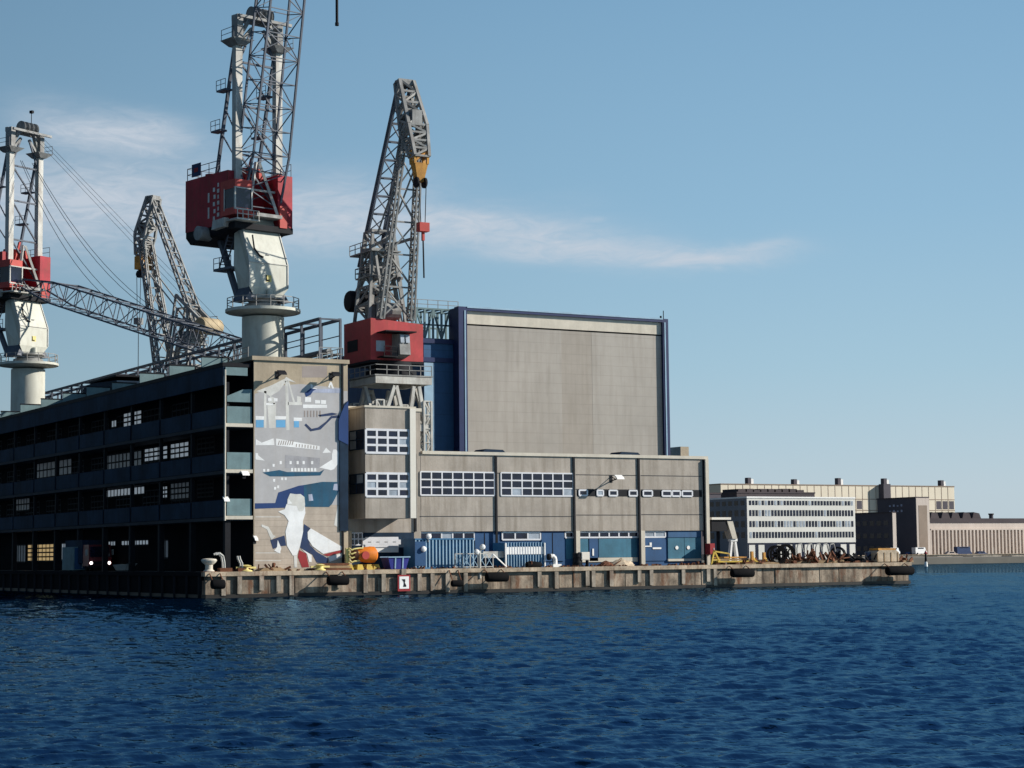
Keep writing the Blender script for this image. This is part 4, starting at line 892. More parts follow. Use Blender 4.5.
    def q(s, wd, dp): c = pv+dv*s; return [c+Vector((0, -wd, 0))-nv*dp, c+Vector((0, wd, 0))-nv*dp, c+Vector((0, wd, 0))+nv*dp, c+Vector((0, -wd, 0))+nv*dp]
    jb = MB(); jb.lattice(q(0.5, 2.25, 0.5), q(6, 2.2, 1.35), 3, 0.2, 0.09); jb.lattice(q(6, 2.2, 1.35), q(38, 1.9, 1.35), 13, 0.2, 0.085, 1); jb.lattice(q(38, 1.9, 1.35), q(LJ, 0.7, 0.4), 5, 0.2, 0.085, 1)
    jb.build('jib', 'jib_dark', t)
    tip = pv+dv*LJ
    MB().lathe(tip+Vector((0.2, 0, 0)), [(0.2, -0.5), (0.8, -0.45), (0.8, 0.45), (0.2, 0.5)], 16, 'y').build('tip_sheave', 'crane_steel', t)
    rp = MB()
    if ropes:
        for y in (-0.9, 0, 0.9): rp.path([(-0.6, y, cz1+3.2), tuple(pv+dv*36+Vector((0, y*1.6, 1)))], 0.022, 5)
        for y, s, sag in ((-1.2, 17, 2.6), (-0.9, 19, 2.4), (0.8, 24, 3.0), (1.1, 26, 3.0)):
            a = Vector((-0.6, y, cz1-1.5)); e = pv+dv*s+Vector((0, y, 1)); pts = []
            for i in range(13): f_ = i/12; c = a.lerp(e, f_); c.z -= sag*4*f_*(1-f_)*1.0; pts.append(c)
            rp.path(pts, 0.035, 5)
    else:
        for y in (-0.4, 0.4): rp.path([(-0.6, y, cz1+3.9), tuple(tip+Vector((-0.3, y, 0.3)))], 0.05, 5)
    if hook_z is not None:
        x = tip.x+4.6; rp.path([(tip.x, 0, tip.z), (x, 0, tip.z-0.2)], 0.3, 6); rp.path([(x, 0, tip.z), (x, 0, Z(hook_z)+9)], 0.07, 6)
        MB().tube((x, 0, Z(hook_z)+9), (x, 0, Z(hook_z)), 0.14, n=10).lathe((x, 0, Z(hook_z)-0.1), [(0.05, 0), (0.2, 0.05), (0.2, 0.35), (0.05, 0.4)], 10).build('hook_weight', 'black', t)
    else:
        hk = MB().box(tip.x-0.3, tip.x+0.5, -0.4, 0.4, tip.z-2.2, tip.z-1.0); hk.build('hook_block', 'yellow', t)
    rp.build('ropes', 'black', t)
    return t
def dirpt(px, dist): a = AZ+math.atan((px-CX)/FPX); return dist*math.sin(a), dist*math.cos(a)
ROOF = TOPZ-0.65
x1_, y1_ = dirpt(262, 199.5)
slew_crane((x1_, y1_, ROOF), R(180-12), 79.5, 'tall pedestal crane with red machinery house beside the mural, jib raised out of view', 55.8, False)
x2_, y2_ = dirpt(26, 257.5)
c2 = slew_crane((x2_, y2_, ROOF), R(180-27), -17.5, 'pedestal crane at the left edge with its lattice jib lowered over the roofs', None, True)
MB().tube((-1, 1, 59-ROOF), (-1, 1, 62.2-ROOF), 0.05, n=6).box(-1.25, -0.75, 0.85, 1.2, 61.9-ROOF, 62.25-ROOF).build('wind_vane', 'black', c2)

def luff_crane(loc, head_az, label, housem, cwm, cw, portal, lat, tipm, fly):
    rz = math.pi/2 - head_az
    t = thing('luffing_crane', label, 'crane', loc, rz, 'level luffing portal cranes')
    b = loc[2]; z0 = 23.4-b; Zh = lambda h: z0+h
    # portal
    if portal:
        pg = MB()
        for u in (-2.7, 2.7):
            for w in (-2.7, 2.7):
                leg = MB(); e = 0.42
                leg.lattice([(u-e, w-e, 0), (u+e, w-e, 0), (u+e, w+e, 0), (u-e, w+e, 0)], [(u-e, w-e, z0-4.2), (u+e, w-e, z0-4.2), (u+e, w+e, z0-4.2), (u-e, w+e, z0-4.2)], 12, 0.2, 0.12, 1)
                leg.build('portal_leg', 'crane_pale', t)
        for u in (-2.9, 2.9):
            pg.box(u-0.25, u+0.25, -3.2, 3.2, z0-2.5, z0-1.8); pg.box(u-0.2, u+0.2, -3.2, 3.2, z0-7.3, z0-6.6)
            for a, c_ in ((-4.2, -1.2), (4.2, 1.2)): pass
            pg.bar((u, -2.4, z0-6.7), (u, -1.0, z0-2.7), 0.35); pg.bar((u, 0.6, z0-6.7), (u, 1.2, z0-2.7), 0.35); pg.bar((u, 0.2, z0-6.7), (u, -.8, z0-2.7), 0.35); pg.bar((u, 2.5, z0-6.7), (u, 1.8, z0-2.7), 0.35)
        for w in (-2.9, 2.9):
            pg.box(-2.64, 2.64, w-0.25, w+0.25, z0-2.5, z0-1.8); pg.bar((-2.4, w, z0-6.7), (0, w, z0-2.7), 0.35); pg.bar((2.4, w, z0-6.7), (0, w, z0-2.7), 0.35)
        pg.build('portal_frame', 'crane_pale', t)
        MB().box(-3.2, 3.2, -3.3, 3.3, z0-1.75, z0-1.6).railing([(3.1, -3.2, z0-1.6), (3.1, 3.2, z0-1.6)], 1.0, 0.07, 1.1).railing([(-3.1, -3.2, z0-1.6), (3.1, -3.2, z0-1.6)], 1.0, 0.07, 1.1).build('portal_deck', 'crane_steel', t)
        MB().lathe((0, 0, z0-1.6), [(2.7, 0), (2.7, 0.6), (2.3, 0.7), (2.3, 1.5)], 24).build('slew_ring', 'black', t, smooth=True)
    else:
        MB().lathe((0, 0, 0), [(3.3, 0), (3.3, z0-0.4), (2.9, z0-0.3), (2.9, z0)], 28).build('pedestal', 'crane_grey', t, smooth=True)
    # house
    h = MB().extrude([(-4.9, -3, Zh(0)), (-4.9, 3, Zh(0)), (-4.9, 3, Zh(3.9)), (-4.9, -3, Zh(4.3))], (6.5, 0, 0)).build('machinery_house', housem, t)
    MB().box(1.605, 1.63, -2.4, -1.4, Zh(0.9), Zh(2.0)).build('window', 'glass_pale', h); MB().box(-4.0, -1.5, -3.03, -3.003, Zh(1.2), Zh(2.4)).build('door', 'black', h)
    MB().box(-4.95, 1.65, -3.05, 3.05, Zh(-0.25), Zh(-0.002)).build('house_deck', 'black', t)
    cab = MB().hexa([(1.61, -0.6, Zh(0.2)), (3.3, -0.5, Zh(0.5)), (3.3, 0.7, Zh(0.5)), (1.61, 0.8, Zh(0.2)), (1.61, -0.6, Zh(2.7)), (3.1, -0.5, Zh(2.6)), (3.1, 0.7, Zh(2.6)), (1.61, 0.8, Zh(2.7))]).build('cab', 'crane_steel', t)
    for y in (-0.42, 0.18): MB().hexa([(3.27, y, Zh(1.7)), (3.32, y, Zh(1.7)), (3.32, y+0.42, Zh(1.7)), (3.27, y+.42, Zh(1.7)), (3.12, y, Zh(2.5)), (3.19, y, Zh(2.5)), (3.19, y+0.42, Zh(2.5)), (3.12, y+.42, Zh(2.5))]).build('cab_window', 'glass_pale', cab)
    MB().box(1.6, 3.7, -2.3, 1.2, Zh(2.75), Zh(2.87)).build('cab_hood', 'black', cab); MB().box(1.7, 3.2, -2.3, -.7, Zh(.2), Zh(.32)).railing([(3.1, -2.2, Zh(.3)), (3.1, -.7, Zh(.3))], 1.0, .06, .7).build('cab_landing', 'black', cab)
    # mast
    ms = MB(); ms.lattice([(-4.3, -2.1, Zh(4.1)), (-4.3, 2.1, Zh(4.1)), (-0.6, 2.1, Zh(4.1)), (-0.6, -2.1, Zh(4.1))], [(-3.4, -1.2, Zh(14)), (-3.4, 1.2, Zh(14)), (-1.6, 1.2, Zh(14)), (-1.6, -1.2, Zh(14))], 5, 0.3, 0.18, 1)
    ms.box(-4.4, -0.8, -1.9, 1.9, Zh(9.0), Zh(9.15)); ms.railing([(-4.4, -1.9, Zh(9.15)), (-4.4, 1.9, Zh(9.15))], 1, 0.07, 1.2); ms.railing([(-4.4, -1.9, Zh(9.15)), (-0.8, -1.9, Zh(9.15))], 1, 0.07, 1.2)
    ms.box(-6.2, -0.8, -1.7, 1.7, Zh(11.7), Zh(11.85)); ms.railing([(-6.2, -1.7, Zh(11.85)), (-0.8, -1.7, Zh(11.85))], 1.0, 0.07, 1.2)
    for s_ in (-1, 1): ms.bar((-0.8, s_*1.6, Zh(4.3)), (-2.4, s_*1.0, Zh(12.5)), 0.35); ms.bar((0.2, s_*1.3, Zh(8.8)), (-3.4, s_*1.2, Zh(9.6)), 0.3)
    ms.build('mast', lat, t)
    MB().box(-3.4, -1.2, -1.3, 1.2, Zh(4.2), Zh(6.4)).lathe((-0.6, 0, Zh(5.4)), [(0.3, -1.3), (0.9, -1.2), (0.9, 1.2), (0.3, 1.3)], 14, 'y').build('winch_gear', 'crane_steel', t); MB().box(-3.9, -2.2, -1.0, 1.1, Zh(9.2), Zh(10.8)).build('motor_box', 'crane_steel', t)
    # counterweight lever
    lv = MB()
    for s_ in (-1, 1): lv.bar((cw[0]+0.3, s_*1.1, Zh(cw[1]+0.6)), (-1.2, s_*1.1, Zh(cw[1]+4.6)), 0.4); lv.bar((cw[0]+0.3, s_*1.1, Zh(cw[1]+0.6)), (-3.0, s_*1.1, Zh(8.0)), 0.25); lv.bar((-1.2, s_*1.1, Zh(cw[1]+4.6)), (0.6, s_*1.1, Zh(6.0)), .25)
    lv.build('balance_lever', lat, t)
    MB().lathe((cw[0], -2.0, Zh(cw[1])), [(0.5, 0), (1.0, 0.08), (1.15, 0.3), (1.15, 3.7), (1.0, 3.92), (0.5, 4.0)], 18, 'y').build('counterweight', cwm, t, smooth=True)
    # tie, jib, fly jib
    tail, jnt, tip = (Vector((u_, 0, Zh(z_))) for u_, z_ in fly)
    ti = MB(); a = Vector((-5.0, 0, Zh(10.6))); e = 0.35
    ti.lattice([a+Vector((-e, -1.1, 0)), a+Vector((-e, 1.1, 0)), a+Vector((e, 1.1, 0)), a+Vector((e, -1.1, 0))], [tail+Vector((-.3, -.7, -.4)), tail+Vector((-.3, .7, -.4)), tail+Vector((.2, .7, -.4)), tail+Vector((.2, -.7, -.4))], 10, 0.2, 0.11, 1)
    ti.build('back_tie', 'jib_dark' if portal else lat, t)
    jb = MB()
    for s_ in (-1, 1):
        w0, w1 = s_*1.75, s_*0.85
        jb.lattice([(0.9, w0-0.22, Zh(4.3)), (0.9, w0+0.22, Zh(4.3)), (1.7, w0+0.22, Zh(4.3)), (1.7, w0-0.22, Zh(4.3))], [(5.0, w1-0.18, Zh(24)), (5.0, w1+0.18, Zh(24)), (5.8, w1+0.18, Zh(24)), (5.8, w1-0.18, Zh(24))], 18, 0.17, 0.11, 1)
    for i in range(6):
        f0, f1 = i/6, (i+1)/6
        A = Vector((1.3, 0, Zh(4.3))).lerp(Vector((5.4, 0, Zh(24))), f0); B = Vector((1.3, 0, Zh(4.3))).lerp(Vector((5.4, 0, Zh(24))), f1)
        wa = 1.75-0.9*f0; wb = 1.75-0.9*f1; k = 1 if i % 2 else -1
        jb.bar(A+Vector((0, k*wa, 0)), B-Vector((0, k*wb, 0)), 0.16); jb.bar(B+Vector((0, wb, 0)), B-Vector((0, wb, 0)), 0.16)
        jb.bar(A-Vector((0, k*wa, 0)), B+Vector((0, k*wb, 0)), 0.11)
    jb.build('jib', lat, t)
    rk = MB()
    for s_ in (-1, 1): rk.bar((-1.8, s_*0.8, Zh(12.5)), (3.0, s_*1.2, Zh(12.6)), 0.25); rk.bar((-1.5, s_*0.7, Zh(13.6)), (4.6, s_*0.8, Zh(20)), 0.14)
    rk.build('luffing_rod', lat, t)
    fj = MB()
    fj.lattice([tail+Vector((-.5, -.8, 0)), tail+Vector((-.5, .8, 0)), tail+Vector((.5, .8, .2)), tail+Vector((.5, -.8, .2))], [jnt+Vector((-.8, -1.05, -1.0)), jnt+Vector((-.8, 1.05, -1)), jnt+Vector((1.0, 1.05, -.3)), jnt+Vector((1.0, -1.05, -.3))], 4, 0.34, 0.22, 1)
    fj.lattice([jnt+Vector((-.8, -1.05, -1.0)), jnt+Vector((-.8, 1.05, -1)), jnt+Vector((1.0, 1.05, -.3)), jnt+Vector((1.0, -1.05, -.3))], [tip+Vector((-.6, -.8, 2.6)), tip+Vector((-.6, .8, 2.6)), tip+Vector((.5, .8, 2.7)), tip+Vector((.5, -.8, 2.7))], 4, 0.32, 0.2, 1)
    fj.box(tail.x-0.6, tail.x+0.6, -0.8, 0.8, tail.z-0.3, tail.z+0.3).box(jnt.x-.9, jnt.x+1, -0.6, 0.5, jnt.z-0.2, jnt.z+1.2)
    fj.build('fly_jib', lat, t)
    ft = MB().hexa([tip+Vector((-.5, -.35, .1)), tip+Vector((.2, -.35, .1)), tip+Vector((.2, .35, .1)), tip+Vector((-.5, .35, .1)), tip+Vector((-.6, -.75, 1.9)), tip+Vector((.4, -.75, 2.0)), tip+Vector((.4, .75, 2.0)), tip+Vector((-.6, .75, 1.9))])
    for y_ in (-.7, .7): ft.bar(tip+Vector((-.5, y_, 1.9)), tip+Vector((-.6, y_*1.1, 3.4)), .3).bar(tip+Vector((.3, y_, 1.9)), tip+Vector((.35, y_*1.1, 3.2)), .25)
    ft.bar(tip+Vector((-.5, -.7, 2.0)), tip+Vector((-.5, .75, 3.3)), .22)
    if not portal: ft.box(tip.x-.9, tip.x+.4, -1.1, 1.1, tip.z+.6, tip.z+2.4)
    ft.build('fly_jib_tip', tipm, t)
    for y in (-0.45, 0.45): MB().lathe(tip+Vector((0.1, y, 0)), [(0.15, -0.12), (0.55, -0.1), (0.55, 0.1), (0.15, 0.12)], 16, 'y').build('tip_sheave', 'black', t)
    rp = MB()
    for y in (-0.4, 0.4): rp.path([tip+Vector((0.6, y, 0)), (tip.x+0.6, y*0.6, Zh(13.4))], 0.045, 5)
    if portal: rp.path([(tip.x+0.6, 0, Zh(12)), (tip.x+0.75, 0, Zh(7.8))], 0.09, 6)
    else: rp.path([(tip.x+0.6, 0, Zh(12)), (tip.x+0.6, 0, Zh(2))], 0.05, 6)
    rp.build('ropes', 'black', t)
    MB().box(tip.x+0.2, tip.x+1.0, -0.55, 0.55, Zh(12.5), Zh(13.4)).box(tip.x+0.45, tip.x+0.75, -0.12, 0.12, Zh(11.6), Zh(12.5)).build('hook_block', 'red_bright' if portal else 'crane_steel', t)
    return t
x4_, y4_ = dirpt(390, 200.4)
luff_crane((x4_, y4_, DECK), R(180), 'portal crane with a faded red cabin house on white lattice legs beside the giant door', 'red_faded', 'black', (-6.3, 7.0), True, 'crane_steel', 'orange_tip', ((3.6, 28.6), (5.6, 24.0), (7.0, 17.6)))
x3_, y3_ = dirpt(173, 269)
luff_crane((x3_, y3_, ROOF), R(-28), 'grey luffing crane with a tan counterweight between the two pedestal cranes', 'crane_grey', 'tan', (-6.2, 11.3), False, 'crane_steel', 'orange_tip', ((4.0, 30.0), (5.5, 25.5), (6.1, 19.5)))

# ------------------------------------------------------------------ things on the pier
def q(px, dy, py=560): p = atY(px, py, QY+dy); return (p.x, QY+dy, DECK+0.001)
# bollard
t = thing('bollard', 'big pale mushroom bollard at the shaded left corner of the pier', 'bollard', q(190 + 19, 0.9)); 
MB().lathe((0, 0, 0), [(0.55, 0), (0.5, 0.08), (0.32, 0.25), (0.32, 0.62), (0.6, 0.85), (0.68, 1.0), (0.6, 1.12), (0.2, 1.18)], 24).build('bollard_post', 'concrete_light', t, smooth=True); MB().lathe((0, 0, 0), [(0.75, 0), (0.75, 0.05), (0.5, 0.08)], 20).build('base_plate', 'rusty', t)
# ladder hoops
for px, lab in ((222, 'curved pale ladder handrail beside the pale bollard'), (240, 'short curved handrail left of the mural base')):
    t = thing('ladder_hoop', lab, 'handrail', q(px, 0.7), 0, 'ladder handrails on the quay edge')
    for y in (0, 0.5):
        MB().path([(0.25, y, 0), (0.22, y, 0.8), (0.1, y, 1.35), (-0.25, y, 1.62), (-0.55, y, 1.5)] if px == 222 else [(0.25, y, 0), (.2, y, .7), (0.0, y, 1.1), (-.05, y, 1.35)], 0.09, 8).build('hoop', 'crane_pale', t)
    MB().box(-0.2, 0.9, -0.1, 0.6, 0.002, 0.35).build('foot_block', 'rusty', t)
for px, lab, w in ((246, 'low yellow mooring cleat left of the mural', 0.55), (320, 'low yellow mooring cleat under the painted gull tail', 0.5)):
    t = thing('mooring_cleat', lab, 'mooring cleat', q(px, 0.9), 0, 'yellow mooring cleats')
    MB().lathe((0, 0, 0), [(w, 0), (w, 0.1), (w*0.6, 0.2), (w*0.55, 0.4), (w*0.9, 0.5), (w*0.3, 0.6)], 18).build('cleat_post', 'yellow_pale', t, smooth=True); MB().bar((-0.9, 0, 0.35), (0.9, 0, 0.35), 0.16).build('cross_bar', 'yellow_pale', t)
# debris at the mural foot
t = thing('scrap_heap', 'low heap of rusty scrap at the foot of the mural', 'scrap', q(272, 1.5))
s = MB()
for i in range(12): a = random.uniform(-1.2, 1.0); s.bar((a, random.uniform(-.5, .5), random.uniform(.05, .2)), (a+random.uniform(-.7, .7), random.uniform(-.5, .5), random.uniform(.1, .75)), random.uniform(.08, .22))
s.build('scrap_bars', 'rusty', t); MB().extrude([(-1.5, -.6, 0), (1.2, -.6, 0), (0.6, -.4, 0.35), (-0.9, -.4, 0.3)], (0, 1.1, 0)).build('scrap_mound', 'timber', t)
t = thing('timber_stack', 'low stack of brown planks right of the painted gull', 'timber', q(334, 1.4))
for k in range(3): MB().box(-1.6+.1*k, 1.5-.15*k, -0.5, 0.5, 0.22*k, 0.2+0.22*k).build('plank', 'timber' if k % 2 else 'rusty', t)
# yellow hook rack, orange buoy on yellow cradle
t = thing('hook_rack', 'pale yellow rack of curved hooks left of the orange buoy', 'rack', q(348.5, 1.6))
MB().box(-0.25, 0.05, -0.1, 0.2, 0, 1.95).build('rack_post', 'yellow_pale', t)
for k in range(4):
    z = 0.75+k*0.36
    MB().path([(0.0, -0.15, z+0.12), (0.15, -0.3, z-0.06), (0.4, -0.32, z+.04), (0.9, -0.3, z+0.1), (1.3-.12*(3-k), -0.3, z+0.1)], 0.07, 8).build('hook', 'yellow_pale', t)
t = thing('mooring_buoy', 'large orange mooring buoy lying on a yellow cradle', 'buoy', q(366, 1.7))
MB().lathe((-1.2, 0, 1.35), [(0.1, 0), (0.35, 0.05), (0.55, 0.4), (0.68, 1.0), (0.74, 1.6), (0.72, 1.95), (0.5, 2.15), (0.1, 2.2)], 26, 'x').build('float_body', 'orange', t, smooth=True)
MB().lathe((-0.35, -0.68, 1.3), [(0.2, -0.05), (0.36, -0.05), (0.36, 0.12), (0.2, 0.12)], 20, 'y').build('hub', 'red_bright', t, smooth=True)
MB().lathe((-1.32, 0, 1.3), [(0.3, 0), (0.5, 0), (0.6, 0.35), (0.4, 0.45)], 20, 'x').build('end_ring', 'rusty', t)
t2 = thing('cradle', 'bright yellow steel cradle under the orange buoy', 'cradle', q(361, 1.7))
for x in (-1.3, -0.3, 0.6, 1.3): MB().hexa([(x-.35, -.6, 0), (x+.35, -.6, 0), (x+.35, .6, 0), (x-.35, .6, 0), (x-.22, -.45, .5), (x+.22, -.45, .5), (x+.22, .45, .5), (x-.22, .45, .5)]).build('saddle_block', 'yellow', t2)
MB().box(-1.7, 1.7, -0.15, 0.15, 0.12, 0.3).build('base_beam', 'yellow', t2)
# blue skip
t = thing('skip', 'royal blue tipping skip standing on the quay edge', 'skip', q(395, 1.4))
MB().hexa([(-0.75, -.7, 0.05), (0.75, -.7, 0.05), (0.75, .7, 0.05), (-0.75, .7, 0.05), (-1.05, -.8, 1.1), (1.05, -.8, 1.1), (1.05, .8, 1.1), (-1.05, .8, 1.1)]).build('skip_tub', 'skip', t)
r = MB()
for x in (-0.35, 0.4): r.hexa([(x-.06, -.76, .1), (x+.06, -.76, .1), (x+.06, -.7, .1), (x-.06, -.7, .1), (x-.06, -.86, 1.1), (x+.06, -.86, 1.1), (x+.06, -.8, 1.1), (x-.06, -.8, 1.1)])
r.bar((-1.1, -.84, 1.12), (1.1, -.84, 1.12), .1).bar((-1.1, .84, 1.12), (1.1, .84, 1.12), .1); r.build('rim', 'blue_pale', t)
# blue ribbed container
a = q(415, 2.2)[0]; b = q(474.5, 2.2)[0]
t = thing('blue_container', 'long blue container with pale upright ribs in front of the window strip', 'container', ((a+b)/2, QY+2.2, DECK+0.001)); w = (b-a)/2
MB().box(-w+0.05, w-0.05, 0.1, 2.4, 0.15, 2.65).build('container_body', 'blue_box', t)
r = MB()
for i in range(18): x = -w+0.1+i*(2*w-0.2)/17; r.box(x-0.06, x+0.06, 0.0, 0.1, 0.15, 2.65)
r.build('ribs', 'blue_pale', t)
MB().box(-w, w, -0.02, 2.45, 2.65, 2.78).box(-w, w, -0.02, 2.45, 0, 0.15).build('rails', 'blue_box', t)
MB().box(-w, -w+1.1, -0.03, -.005, 0.3, 2.5).build('end_door', 'blue_door', t)
for px, py, lab in ((423.5, 549, 'round white lamp on the left end of the blue container'), (428.5, 536.5, 'round white lamp above the roof of the blue container')):
    p = atY(px, py, QY+2.1); t = thing('bulkhead_lamp', lab, 'lamp', (p.x, QY+2.16, p.z), 0, 'round white lamps')
    MB().lathe((0, 0, 0), [(0.1, -0.28), (0.24, -0.2), (0.27, -0.05), (0.2, 0)], 14, 'y').build('globe', 'white', t, smooth=True); MB().bar((0, 0.0, -0.1), (0, 0.0, -0.5 if py < 540 else -.3), 0.07).build('stem', 'crane_steel', t)
# barrier
t = thing('barrier', 'grey mesh barrier leaning frames in front of the blue door', 'barrier', q(478, 1.2))
x0 = q(455, 1.2)[0]-q(478, 1.2)[0]; x1 = q(493, 1.2)[0]-q(478, 1.2)[0]
r = MB(); n = 5
for i in range(n+1): x = x0+(x1-x0)*i/n; r.bar((x, 0, 0), (x, 0, 1.35), 0.07)
for z in (0.15, 1.35): r.bar((x0, 0, z), (x1, 0, z), 0.08)
r.build('frame', 'crane_pale', t); r = MB()
for i in range(n): xa = x0+(x1-x0)*i/n; xb = x0+(x1-x0)*(i+1)/n; r.bar((xa, 0, .15), (xb, 0, 1.35), .05); r.bar((xa, 0, 1.35), (xb, 0, .15), .05)
r.build('cross_bracing', 'blue_pale', t); MB().bar((x1, 0, 1.3), (x1+1.6, 0.2, 0.05), 0.1).build('stay', 'white', t)
t = thing('vent_heads', 'white post with two round vent heads on the quay edge', 'vent', q(479.5, 0.35))
MB().tube((0, 0, -0.9), (0, 0, 1.5), 0.14, n=12).build('post', 'crane_pale', t, smooth=True)
for x, z in ((-0.32, 1.5), (0.3, 1.95)):
    v = MB().path([(0, 0, z-0.45), (x*0.6, 0, z-0.2), (x, 0, z)], 0.1, 8).build('branch', 'crane_pale', t); MB().lathe((x, -0.05, z), [(0.05, -0.26), (0.2, -0.2), (0.27, 0), (0.2, .2), (0.05, .26)], 14, 'y').build('head', 'white', v, smooth=True)
# striped container
a = q(505, 2.0)[0]; b = q(545, 2.0)[0]; w = (b-a)/2
t = thing('striped_container', 'blue slatted container with a broad white band beside the blue double doors', 'container', ((a+b)/2, QY+2.0, DECK+0.001))
MB().box(-w, w, 0.1, 2.3, 0.1, 2.35).build('container_body', 'blue_box', t)
MB().box(-w+0.02, w-0.02, 0.02, 0.1, 1.25, 1.95).build('white_band', 'white', t)
r = MB()
for i in range(15): x = -w+0.08+i*(2*w-0.16)/14; r.box(x-0.035, x+0.035, -0.02, 0.1, 0.1, 1.22); r.box(x-0.035, x+0.035, -0.02, 0.1, 1.96, 2.35)
r.build('slats', 'blue_pale', t)
r = MB()
for i in range(14): x = -w+0.2+i*(2*w-0.3)/14; r.box(x, x+0.035, -0.001, 0.019, 1.26, 1.94)
r.build('band_joints', 'p_lav', t)
MB().bar((-w+0.05, -0.06, 0), (-w+0.05, -0.06, 2.3), 0.14).bar((w-.05, -.06, 0), (w-.05, -.06, 2.3), .12).build('corner_post', 'white', t)
MB().box(-w, -w-2.2, 0.2, 1.5, 0.95, 1.55).build('side_box', 'crane_pale', t)
t = thing('cowl_vent', 'white cowl ventilator bent over beside the striped container', 'ventilator', q(552, 1.8))
MB().path([(0.35, 0, 0), (0.35, 0, 0.75), (0.22, 0, 1.0), (0.0, 0, 1.08), (-0.3, 0, 1.0)], 0.2, 12).build('duct', 'white', t, smooth=True); MB().lathe((-0.38, 0, 0.98), [(0.15, -.1), (0.32, -.05), (0.32, .15), (0.15, .2)], 14, 'x').build('mouth', 'black', t); MB().box(-.1, .8, -.4, .4, 0, .3).build('base', 'white', t)
t = thing('tarp_roll', 'dark low rolled tarpaulin before the striped container', 'tarpaulin', q(534, 1.2))
MB().lathe((-0.9, 0, 0.25), [(0.1, 0), (0.3, 0.1), (0.34, 0.9), (0.25, 1.6), (0.1, 1.75)], 12, 'x').build('roll', 'rubber', t, smooth=True); MB().bar((-.4, 0, .3), (-.4, .0, .62), .6, .1).build('strap', 'rusty', t)
# cabinet and barrel
t = thing('cable_cabinet', 'pale cream cabinet beside a dark barrel on the quay', 'cabinet', q(584, 1.6)); MB().box(-0.45, 0.45, -0.3, 0.3, 0.65, 1.4).build('cabinet_body', 'cream_panel', t)
MB().box(-0.4, -0.3, -.2, .2, 0, .65).box(.3, .4, -.2, .2, 0, .65).build('legs', 'black', t); MB().box(-.4, .4, -.33, -.301, .7, 1.35).build('cabinet_door', 'cream_panel', t)
t = thing('barrel', 'dark barrel left of the cream cabinet', 'barrel', q(577.3, 1.8)); MB().lathe((0, 0, 0), [(0.42, 0), (0.45, 0.03), (0.43, 0.35), (0.46, 0.42), (0.43, 0.48), (0.43, 0.9), (0.46, 0.97), (0.43, 1.03), (0.45, 1.3), (0.4, 1.32)], 20).build('drum', 'black', t, smooth=True); MB().lathe((0.15, 0, 1.32), [(0.07, 0), (0.07, 0.04)], 8).build('bung', 'rusty', t)
# sand coloured tarps
def heap(px, lab, w, h, m, seed):
    rnd = random.Random(seed); t = thing('covered_heap', lab, 'heap', q(px, 2.0), 0, 'covered heaps on the quay')
    n = 16; mb = MB(); k = 0
    rows = []
    for j in range(6):
        f = j/5; rr = 1-f**1.7
        rows.append([(w*rr*math.cos(2*math.pi*i/n)*(1+.15*rnd.uniform(-1, 1)), 0.8*rr*math.sin(2*math.pi*i/n)*(1+.15*rnd.uniform(-1, 1)), h*f*(1+.12*rnd.uniform(-1, 1)) if j else 0) for i in range(n)])
    for r_ in rows: mb.v += [Vector(p) for p in r_]
    for j in range(5):
        for i in range(n): mb.f.append([j*n+i, j*n+(i+1) % n, (j+1)*n+(i+1) % n, (j+1)*n+i])
    mb.f.append([5*n+i for i in range(n)]); mb.build('cover', m, t); MB().bar((-w*.8, -.7, .1), (-w*.2, -.5, h*.75), .07).build('tie', 'rusty', t)
heap(621, 'sand coloured tarpaulin heap under the teal wall panel', 1.6, 0.75, 'sand', 1)
heap(606, 'low dark heap left of the sand coloured tarpaulin', 1.0, 0.55, 'rusty', 2)
# mooring sign on the wall face
p = atY(403.5, 583, QY)
t = thing('mooring_sign', 'square white sign with a red border and a black symbol on the quay face', 'sign', (p.x, QY, p.z))
MB().box(-0.62, 0.62, -0.12, -0.02, -0.72, 0.72).build('border', 'p_red', t); MB().box(-0.47, 0.47, -0.15, -0.121, -0.5, 0.58).build('panel', 'white', t)
MB().extrude([(-0.24, -0.17, 0.34), (0.1, -0.17, 0.34), (0.1, -0.17, 0.12), (0.05, -.17, 0.05), (0.2, -.17, -0.22), (0.2, -.17, -0.33), (-0.1, -.17, -0.33), (-0.04, -.17, -0.05), (-0.06, -.17, .12), (-.12, -.17, .2)], (0, 0.018, 0)).build('symbol', 'black', t)
MB().box(-0.22, 0.22, -0.1, -0.02, 0.72, 1.25).build('post', 'quay_rib', t)

# right end of the pier
t = thing('beam_stack', 'stack of yellow steel beams on the quay right of the works', 'steel beams', q(733, 2.6))
for k in range(4): MB().box(-2.4+0.3*(k % 2), 2.6-0.5*(k % 3), -0.8+0.35*k, -0.5+0.35*k, 0.25+0.2*(k % 3), 0.4+.2*(k % 3)).build('beam', ('yellow', 'timber', 'orange_tip', 'yellow')[k], t)
for x in (-1.8, 0, 1.8): MB().box(x-.1, x+.1, -1, .9, 0, .25).build('bearer', 'timber', t)
t = thing('yellow_frame', 'yellow steel frame with hooked arm beside the yellow beams', 'steel frame', q(716, 2.2)); MB().bar((-0.6, 0, 0), (-0.2, 0, 1.4), 0.16).bar((0.6, 0, 0), (-0.2, 0, 1.4), 0.16).bar((-.2, 0, 1.35), (1.6, 0, 1.1), 0.14).bar((-.5, 0, .5), (.5, 0, .5), .12).build('frame_bars', 'yellow', t); MB().path([(1.6, 0, 1.1), (1.7, 0, .7), (1.5, 0, .5)], .07, 6).build('hook', 'yellow', t)
